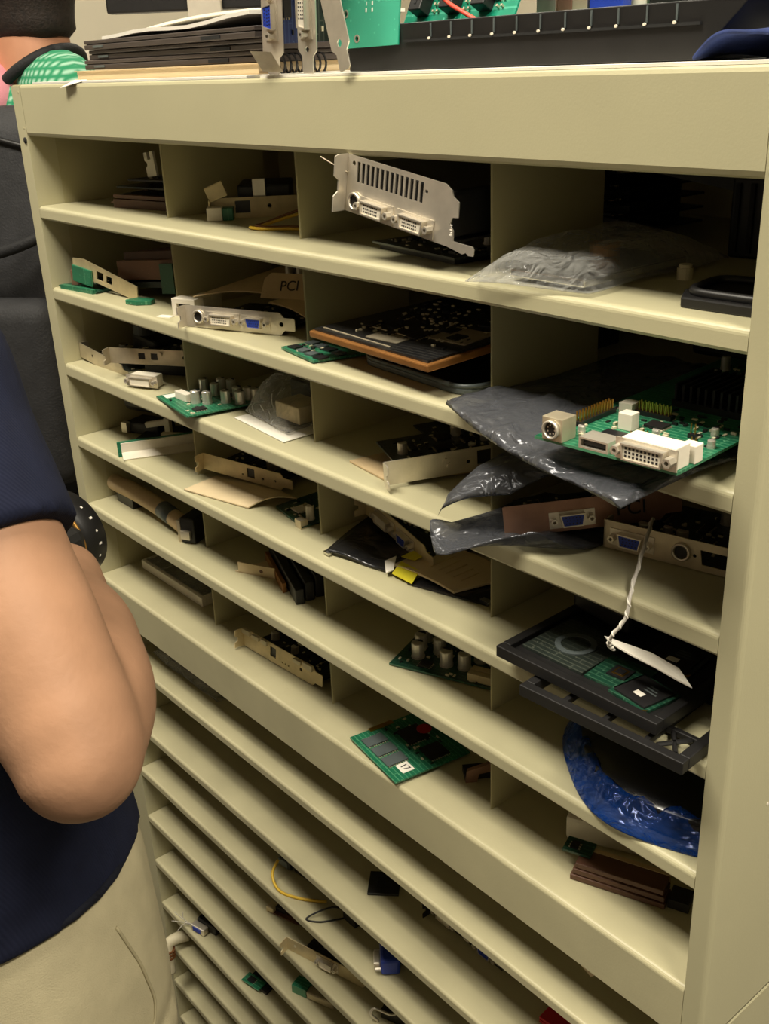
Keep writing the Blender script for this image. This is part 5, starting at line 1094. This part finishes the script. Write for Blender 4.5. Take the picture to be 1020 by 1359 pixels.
def head(bm, c, face, up=(0, 0, 1), s=1.0):
    f = Vector(face).normalized(); u = Vector(up); u = (u-f*u.dot(f)).normalized(); r = f.cross(u)
    rot = Matrix((( r.x, f.x, u.x, 0), (r.y, f.y, u.y, 0), (r.z, f.z, u.z, 0), (0, 0, 0, 1))); c = Vector(c)
    L = lambda x, y, z: c+r*x*s+f*y*s+u*z*s
    ball(bm, L(0, -0.012, 0.025), (0.077*s, 0.094*s, 0.092*s), rot); ball(bm, L(0, 0.028, -0.045), (0.058*s, 0.062*s, 0.070*s), rot); ball(bm, L(0, 0.062, -0.092), (0.026*s, 0.022*s, 0.020*s), rot)
    limb(bm, [(L(0, 0.080, 0.010), 0.008*s), (L(0, 0.095, -0.018), 0.012*s), (L(0, 0.098, -0.032), 0.013*s)], 8, 3)
    for sx in (-1, 1):
        ball(bm, L(sx*0.078, -0.010, -0.010), (0.010*s, 0.018*s, 0.031*s), rot); ball(bm, L(sx*0.030, 0.076, 0.026), (0.024*s, 0.012*s, 0.008*s), rot); ball(bm, L(sx*0.036, 0.058, -0.030), (0.026*s, 0.024*s, 0.024*s), rot)
    ball(bm, L(0, 0.084, -0.060), (0.024*s, 0.012*s, 0.006*s), rot); ball(bm, L(0, 0.083, -0.071), (0.020*s, 0.012*s, 0.007*s), rot)
    return L, rot
def face_bits(par, L, rot, s=1.0, hairlen=0.0):
    base = parent_base(par)
    for sx in (-1, 1):
        b = B(); ball(b, L(sx*0.030, 0.073, 0.010)-base, (0.0125*s, 0.0125*s, 0.0125*s), rot, 12); e = obj('eye', b, 'white_plastic', par, True)
        b = B(); ball(b, L(sx*0.030, 0.0815, 0.010)-base, (0.0055*s, 0.005*s, 0.0055*s), rot, 10); obj('iris', b, 'brown_plastic', e, True)
        b = B(); ball(b, L(sx*0.030, 0.082, 0.034)-base, (0.018*s, 0.006*s, 0.004*s), rot, 10); obj('eyebrow', b, 'hair', par, True)
    b = B(); ball(b, L(0, 0.090, -0.0655)-base, (0.019*s, 0.006*s, 0.0035*s), rot, 10); obj('lips', b, 'bronze', par, True)
def hair_cap(par, L, rot, low=-0.06, s=1.0):
    base = parent_base(par); b = B(); n = 26
    bmesh.ops.create_uvsphere(b, u_segments=n, v_segments=16, radius=1.0)
    for v_ in b.verts:
        d = v_.co.copy(); zlim = low if d.y < 0.15 else 0.045+0.02*d.y
        g_ = 1.0 if d.z > 0 or d.y > 0.25 else max(1.0, 0.80/math.sqrt(max(0.06, 1-d.z*d.z))); x, y, z = d.x*0.0835*g_, d.y*0.100*g_-0.014, d.z*(0.098 if d.z > 0 else 0.128)+0.028
        if d.y >= 0.15 and z < zlim: y = min(y, 0.045); z = max(z, 0.01) if abs(d.x) < 0.75 else z
        if z < low: z = low; x *= 0.86; y = y*0.86
        nz_ = noise.noise(Vector((x, y, z))*60)*0.003
        v_.co = L(x*(1+nz_*4), y*(1+nz_*4), z+nz_)-base
    return obj('hair', b, 'hair', par, True)

# ---- the photographer in the navy shirt
FA = math.atan2(0.906, -0.42)-PI/2                     # facing turned a little left of the cabinet
fdir = Vector((-0.42, 0.906, 0)); rdir = Vector((0.906, 0.42, 0))
ph = thing('person', 'person in navy ribbed shirt and khaki trousers holding up a camera', 'person', (0.40, -0.365, 0.0))
chest = Vector((0.372, -0.372, 1.25)); pel = Vector((0.418, -0.344, 0.93))
shR = Vector((0.490, -0.312, 1.405)); elR = Vector((0.669, -0.303, 1.198)); wrR = Vector((0.430, -0.203, 1.178))
shL = chest-rdir*0.16+Vector((0, 0, 0.155)); elL = Vector((0.17, -0.37, 1.16)); wrL = Vector((0.215, -0.225, 1.075))
b = B()
loft(b, [(pel+Vector((0, 0, -0.10)), (0.14, 0.10), FA), (pel+Vector((0, 0, 0.10)), (0.13, 0.09), FA), (chest, (0.15, 0.09), FA), (chest+Vector((0, 0, 0.14)), (0.15, 0.08), FA), (chest+Vector((0, 0, 0.20)), (0.08, 0.06), FA)])
nk = chest+Vector((0, 0, 0.17))+fdir*0.005
limb(b, [(nk, 0.060), (nk+Vector((0, 0, 0.06))+fdir*0.015, 0.056), (nk+Vector((0, 0, 0.12))+fdir*0.03, 0.056)])
Lh, rh_ = head(b, chest+Vector((0, 0, 0.36))+fdir*0.045, fdir+Vector((0, 0, -0.35)))
limb(b, [(shR, 0.050), (shR.lerp(elR, 0.35), 0.048), (shR.lerp(elR, 0.7), 0.0435), (shR.lerp(elR, 0.92), 0.039), (elR, 0.0365)], 22)
limb(b, [(elR+Vector((0.004, -0.002, -0.004)), 0.035), (elR.lerp(wrR, 0.22)+Vector((0, 0.004, -0.002)), 0.044), (elR.lerp(wrR, 0.5)+Vector((0, 0.003, 0)), 0.0415), (elR.lerp(wrR, 0.8), 0.030), (wrR, 0.0265)], 22)
limb(b, [(shL, 0.050), (shL.lerp(elL, 0.5), 0.045), (elL, 0.037)], 18); limb(b, [(elL, 0.036), (elL.lerp(wrL, 0.35), 0.039), (wrL, 0.027)], 18)
hand(b, wrR, (-0.86, 0.06, -0.40), (-0.3, -0.6, -0.3), 1, 0.5); hand(b, wrL, (0.88, 0.20, 0.12), (0.0, -0.1, 1.0), 1, 0.22)
feet = [Vector((0.50, -0.33, 0)), Vector((0.31, -0.40, 0))]
for ft in feet:
    hp_ = Vector((pel.x*0.5+ft.x*0.5, pel.y*0.5+ft.y*0.5, 0.88)); limb(b, [(hp_, 0.075), ((ft.x, ft.y, 0.5), 0.05), ((ft.x, ft.y, 0.10), 0.037)], 14)
body = remeshed('body', b, 'skin', ph, 0.0045, 8)
hair_cap(ph, Lh, rh_); face_bits(ph, Lh, rh_)
b = B()
Zv = lambda z: Vector((0, 0, z))
ax = lambda z: pel.lerp(chest, (z-0.93)/0.32)*1.0
def axp(z): p = pel.lerp(chest, (z-0.93)/0.32); return Vector((p.x, p.y, z))
loft(b, [(axp(1.006), (0.184, 0.136), FA), (axp(1.04), (0.182, 0.132), FA), (axp(1.10), (0.168, 0.118), FA), (axp(1.22), (0.172, 0.116), FA), (axp(1.33), (0.180, 0.115), FA), (axp(1.40), (0.165, 0.098), FA), (axp(1.435), (0.11, 0.078), FA), (axp(1.448), (0.078, 0.07), FA)], 32)
d_ = (elR-shR)
limb(b, [(shR-rdir*0.03+Zv(-0.012), 0.066), (shR+d_*0.12, 0.062), (shR+d_*0.36, 0.057), (shR+d_*0.58, 0.0545)], 24, capround=False)
dl = (elL-shL); limb(b, [(shL+rdir*0.03+Zv(-0.012), 0.066), (shL+dl*0.12, 0.066), (shL+dl*0.36, 0.064), (shL+dl*0.60, 0.061)], 24, capround=False)
shirt = remeshed('shirt', b, 'navy_knit', ph, 0.0045, 3)
hm = B(); P_ = []
for i in range(41): a = 2*PI*i/40; P_.append(axp(1.010)+rdir*(0.1835*math.cos(a))+fdir*(0.1355*math.sin(a))-Vector(ph.location))
tube(hm, P_, 0.0035, 6, raw=True); obj('hem', hm, 'black_knit', ph, True)
b = B()
bk = -fdir
loft(b, [(pel+Zv(-0.12), (0.172, 0.125), FA), (pel+Zv(-0.06)+bk*0.010, (0.184, 0.138), FA), (pel+Zv(0.0)+bk*0.008, (0.180, 0.134), FA), (pel+Zv(0.06), (0.172, 0.126), FA), (pel+Zv(0.10), (0.160, 0.115), FA)], 32)
for ft, sg in zip(feet, (1, -1)):
    hp_ = pel+rdir*(0.085*sg)+Zv(-0.08); limb(b, [(hp_, 0.104), (hp_.lerp(Vector((ft.x, ft.y, 0.5)), 0.35), 0.100), (Vector((ft.x, ft.y, 0.5)), 0.075), (Vector((ft.x, ft.y, 0.28)), 0.070), (Vector((ft.x, ft.y, 0.085)), 0.066)], 22, capround=False)
from mathutils.bvhtree import BVHTree
bv = BVHTree.FromBMesh(b)
pants = remeshed('trousers', b, 'khaki', ph, 0.006, 6)
def on_pants(ang, z):
    o_ = Vector((pel.x, pel.y, z)); d = rdir*math.cos(ang)+fdir*math.sin(ang); h = bv.ray_cast(o_+d*0.4, -d)
    return (h[0]+d*0.0005 if h[0] else o_+d*0.14)-Vector(ph.location)
def seam(name, pts_, r=0.0013):
    s_ = B(); PP = []
    for (a, z), (a2, z2) in zip(pts_, pts_[1:]):
        for k in range(8): PP.append(on_pants(R(a+(a2-a)*k/8), z+(z2-z)*k/8))
    for _ in range(3): PP = [PP[0]]+[(PP[i-1]+PP[i]*2+PP[i+1])/4 for i in range(1, len(PP)-1)]+[PP[-1]]
    tube(s_, PP, r, 6, raw=True); obj(name, s_, 'khaki_seam', pants, True)
seam('pocket_seam', [(2, 0.975), (6, 0.93), (8, 0.89), (6, 0.872), (-6, 0.862), (-20, 0.855), (-36, 0.852), (-42, 0.90), (-44, 0.975)])

for ft in feet:
    b = B(); c_ = ft-Vector(ph.location); 
    limb(b, [(c_-fdir*0.05+Zv(0.040), 0.038), (c_+fdir*0.04+Zv(0.042), 0.040), (c_+fdir*0.13+Zv(0.036), 0.036), (c_+fdir*0.18+Zv(0.030), 0.028)], 16)
    for v_ in b.verts: v_.co.z = max(v_.co.z, 0.001)
    obj('shoe', b, 'shoe', ph, True)
# ---- the camera in the hands
cb = Vector((0.334, -0.212, 1.156)); 
cm = thing('photo_camera', 'black camera with ribbed lens held by the person in navy', 'camera', cb); cm.rotation_euler = (0, 0, FA)
box('camera_body', 'black_plastic', cm, -0.068, 0.068, -0.036, 0.0, -0.045, 0.048, 0.008); box('grip', 'rubber', cm, 0.045, 0.072, -0.034, 0.018, -0.044, 0.040, 0.008); box('prism_hump', 'black_plastic', cm, -0.026, 0.026, -0.036, 0.004, 0.046, 0.070, 0.008); box('rear_screen', 'lens_glass', cm, -0.04, 0.035, -0.0375, -0.036, -0.03, 0.03)
ln = B()
def lathe_y(bm, prof, n=40):
    rg = [[bm.verts.new((r*math.cos(2*PI*i/n), y, r*math.sin(2*PI*i/n))) for i in range(n)] for r, y in prof]
    for a, c_ in zip(rg, rg[1:]):
        for i in range(n): bm.faces.new((a[i], a[(i+1) % n], c_[(i+1) % n], c_[i]))
    bm.faces.new(rg[0][::-1]); bm.faces.new(rg[-1])
lathe_y(ln, [(0.031, 0.0), (0.034, 0.004), (0.034, 0.020), (0.037, 0.023), (0.037, 0.044), (0.036, 0.046), (0.039, 0.054), (0.0405, 0.058), (0.0405, 0.074), (0.038, 0.076), (0.034, 0.076), (0.030, 0.066)]); lens = obj('lens', ln, 'black_plastic', cm, True, bevel=0.0)
for k in range(36):
    a = 2*PI*k/36; q = Matrix.Rotation(a, 4, 'Y'); box('grip_rib', 'rubber', lens, 0.0365, 0.0385, 0.024, 0.043, -0.0018, 0.0018, T=q)
gr = B(); ring(gr, (0, 0), 0.0395, 0.036, 0.0475, 0.0495, 'y', 40); obj('gold_ring', gr, 'gold_ring', lens, True)
gl = B(); cyl(gl, (0, 0), 0.030, 0.064, 0.0675, 'y', 32); obj('front_glass', gl, 'lens_glass', lens)
for k in range(6):
    a = R(-50+k*17); q = Matrix.Rotation(a, 4, 'Y'); box('white_mark', 'paper', lens, 0.0402, 0.0407, 0.0640, 0.0658+0.0012*(k % 2), -0.0012, 0.0008, T=q)

# ---- the person behind, with a backpack
bp_ = thing('person', 'person with short dark hair and green plaid collar standing behind the cabinet', 'person', (-0.60, 0.30, 0.0))
f2 = Vector((-0.6, 0.8, 0)); r2 = Vector((0.8, 0.6, 0)); F2 = math.atan2(0.8, -0.6)-PI/2
nb_ = Vector((-0.560, 0.262, 1.475)); ch2 = Vector((-0.585, 0.285, 1.28)); pl2 = Vector((-0.60, 0.30, 0.95))
b = B()
loft(b, [(pl2+Zv(-0.1), (0.13, 0.09), F2), (ch2, (0.15, 0.09), F2), (ch2+Zv(0.15), (0.13, 0.07), F2), (ch2+Zv(0.20), (0.07, 0.055), F2)])
limb(b, [(nb_+Zv(-0.04), 0.066), (nb_+Zv(0.06), 0.060), (nb_+Zv(0.15)+Vector((-0.01, 0.0, 0)), 0.058)])
hf = Vector((-0.93, -0.30, 0.0)); L2, rot2 = head(b, nb_+Zv(0.195)+Vector((-0.022, -0.005, 0)), hf)
for sg in (1, -1):
    s0 = ch2+r2*0.165*sg+Zv(0.13); e0 = s0+r2*0.05*sg+Zv(-0.29)-f2*0.01; w0 = e0+f2*0.06+Zv(-0.24)
    limb(b, [(s0, 0.05), (s0.lerp(e0, 0.5), 0.045), (e0, 0.038)]); limb(b, [(e0, 0.038), (e0.lerp(w0, 0.4), 0.038), (w0, 0.027)]); hand(b, w0, (0.0, 0.1, -1), f2, -sg, 0.35)
remeshed('body', b, 'skin_far', bp_, 0.006, 5)
hair_cap(bp_, L2, rot2, -0.090, 1.0); face_bits(bp_, L2, rot2)
b = B(); loft(b, [(pl2+Zv(-0.04), (0.165, 0.12), F2), (ch2+Zv(-0.1), (0.165, 0.115), F2), (ch2+Zv(0.08), (0.175, 0.115), F2), (ch2+Zv(0.15), (0.15, 0.095), F2), (ch2+Zv(0.19), (0.10, 0.08), F2), (ch2+Zv(0.205), (0.075, 0.07), F2)], 28)
for sg in (1, -1): s0 = ch2+r2*0.165*sg+Zv(0.13); e0 = s0+r2*0.05*sg+Zv(-0.29); limb(b, [(s0-r2*0.04*sg, 0.065), (s0.lerp(e0, 0.3), 0.062), (s0.lerp(e0, 0.62), 0.058)], 18, capround=False)
remeshed('shirt', b, 'pink_shirt', bp_, 0.008, 4)
cl = B(); P_ = []
for i in range(33):
    a = 2*PI*i/32; d = Vector((math.cos(a), math.sin(a), 0)); bd_ = Vector((0.93, 0.30, 0)); P_.append(nb_+Vector((0, 0, 0.040))+d*0.072+Zv(0.050*d.dot(bd_))-Vector(bp_.location))
tube(cl, P_, 0.0085, 10, raw=True); obj('collar', cl, 'black_nylon', bp_, True)
cl = B(); loft(cl, [(nb_+Vector((0.03, 0.02, -0.055)), (0.150, 0.105), F2), (nb_+Vector((0.028, 0.018, -0.015)), (0.135, 0.095), F2), (nb_+Vector((0.022, 0.012, 0.02)), (0.105, 0.082), F2), (nb_+Vector((0.012, 0.006, 0.040)), (0.082, 0.072), F2)], 28)
for v_ in cl.verts: v_.co -= Vector(bp_.location)
obj('plaid_yoke', cl, 'green_plaid', bp_, True)
hd_ = B(); ball(hd_, Vector((-0.498, 0.268, 1.500))-Vector(bp_.location), (0.085, 0.062, 0.064)); obj('plaid_hood', hd_, 'green_plaid', bp_, True)
hd_ = B(); ball(hd_, Vector((-0.575, 0.185, 1.500))-Vector(bp_.location), (0.06, 0.05, 0.055)); obj('pink_shoulder', hd_, 'pink_shirt', bp_, True)
b = B(); loft(b, [(pl2+Zv(-0.10), (0.165, 0.12), F2), (pl2+Zv(0.0), (0.168, 0.122), F2), (pl2+Zv(0.06), (0.155, 0.11), F2)], 24)
for sg in (1, -1): fx = pl2+r2*0.1*sg; limb(b, [(pl2+r2*0.085*sg+Zv(-0.06), 0.092), (Vector((fx.x, fx.y, 0.5)), 0.072), (Vector((fx.x, fx.y, 0.085)), 0.062)], 18, capround=False)
remeshed('trousers', b, 'denim', bp_, 0.010, 4)
for sg in (1, -1):
    fx = pl2+r2*0.1*sg; c_ = Vector((fx.x, fx.y, 0))-Vector(bp_.location); b = B(); limb(b, [(c_-f2*0.05+Zv(0.04), 0.038), (c_+f2*0.05+Zv(0.042), 0.040), (c_+f2*0.17+Zv(0.03), 0.029)], 14)
    for v_ in b.verts: v_.co.z = max(v_.co.z, 0.001)
    obj('shoe', b, 'shoe', bp_, True)
bk_ = thing('backpack', 'black and charcoal backpack worn by the person behind the cabinet', 'backpack', (ch2.x-f2.x*0.115, ch2.y-f2.y*0.115, 0.94)); bk_.rotation_euler = (0, 0, F2)
def rbox(name, m, par, x0, x1, y0, y1, z0, z1, r):
    o = obj(name, bx(B(), x0, x1, y0, y1, z0, z1), m, par, True); md = o.modifiers.new('bevel', 'BEVEL'); md.width = r; md.segments = 5; return o
rbox('main_bag', 'charcoal_nylon', bk_, -0.165, 0.165, -0.17, -0.004, 0.0, 0.55, 0.05); rbox('front_pocket', 'charcoal_nylon', bk_, -0.14, 0.14, -0.225, -0.16, 0.02, 0.30, 0.035); rbox('side_pocket', 'black_nylon', bk_, 0.15, 0.195, -0.14, -0.03, 0.02, 0.22, 0.02)
zp = B(); tube(zp, [(-0.15, -0.168, 0.10), (-0.15, -0.172, 0.44), (-0.08, -0.172, 0.51), (0.08, -0.172, 0.51), (0.15, -0.172, 0.44), (0.15, -0.168, 0.10)], 0.004, 6); obj('zip', zp, 'black_plastic', bk_, True)
for zz_ in (0.38, 0.26): st_ = B(); tube(st_, [(0.17, -0.02, zz_+0.08), (0.175, -0.10, zz_+0.05), (0.12, -0.20, zz_), (0.0, -0.215, zz_-0.03)], 0.008, 8); obj('side_strap', st_, 'black_nylon', bk_, True)
bu = B(); cyl(bu, (0.06, 0.52), 0.012, -0.18, -0.165, 'y', 14); obj('buckle', bu, 'grey_plastic', bk_)
for sx in (-1, 1): ss = B(); tube(ss, [(0.075*sx, -0.012, 0.51), (0.085*sx, 0.02, 0.555), (0.09*sx, 0.10, 0.54), (0.10*sx, 0.235, 0.44), (0.115*sx, 0.245, 0.33)], 0.014, 8); obj('shoulder_strap', ss, 'black_nylon', bk_, True)

# ------------------------------------------------------------ put each thing's Empty at the thing's base
def rebase():
    for o in list(col.objects):
        if o.type == 'EMPTY' and o.parent is None and o.location.length < 1e-6 and o.children:
            lo_ = Vector((1e9,)*3); hi_ = Vector((-1e9,)*3)
            for c in o.children_recursive:
                if c.type == 'MESH':
                    for v_ in c.bound_box:
                        for k in range(3): lo_[k] = min(lo_[k], v_[k]); hi_[k] = max(hi_[k], v_[k])
            base = Vector(((lo_.x+hi_.x)/2, (lo_.y+hi_.y)/2, lo_.z)); o.location = base
            for c in o.children: c.location = c.location-base
rebase()
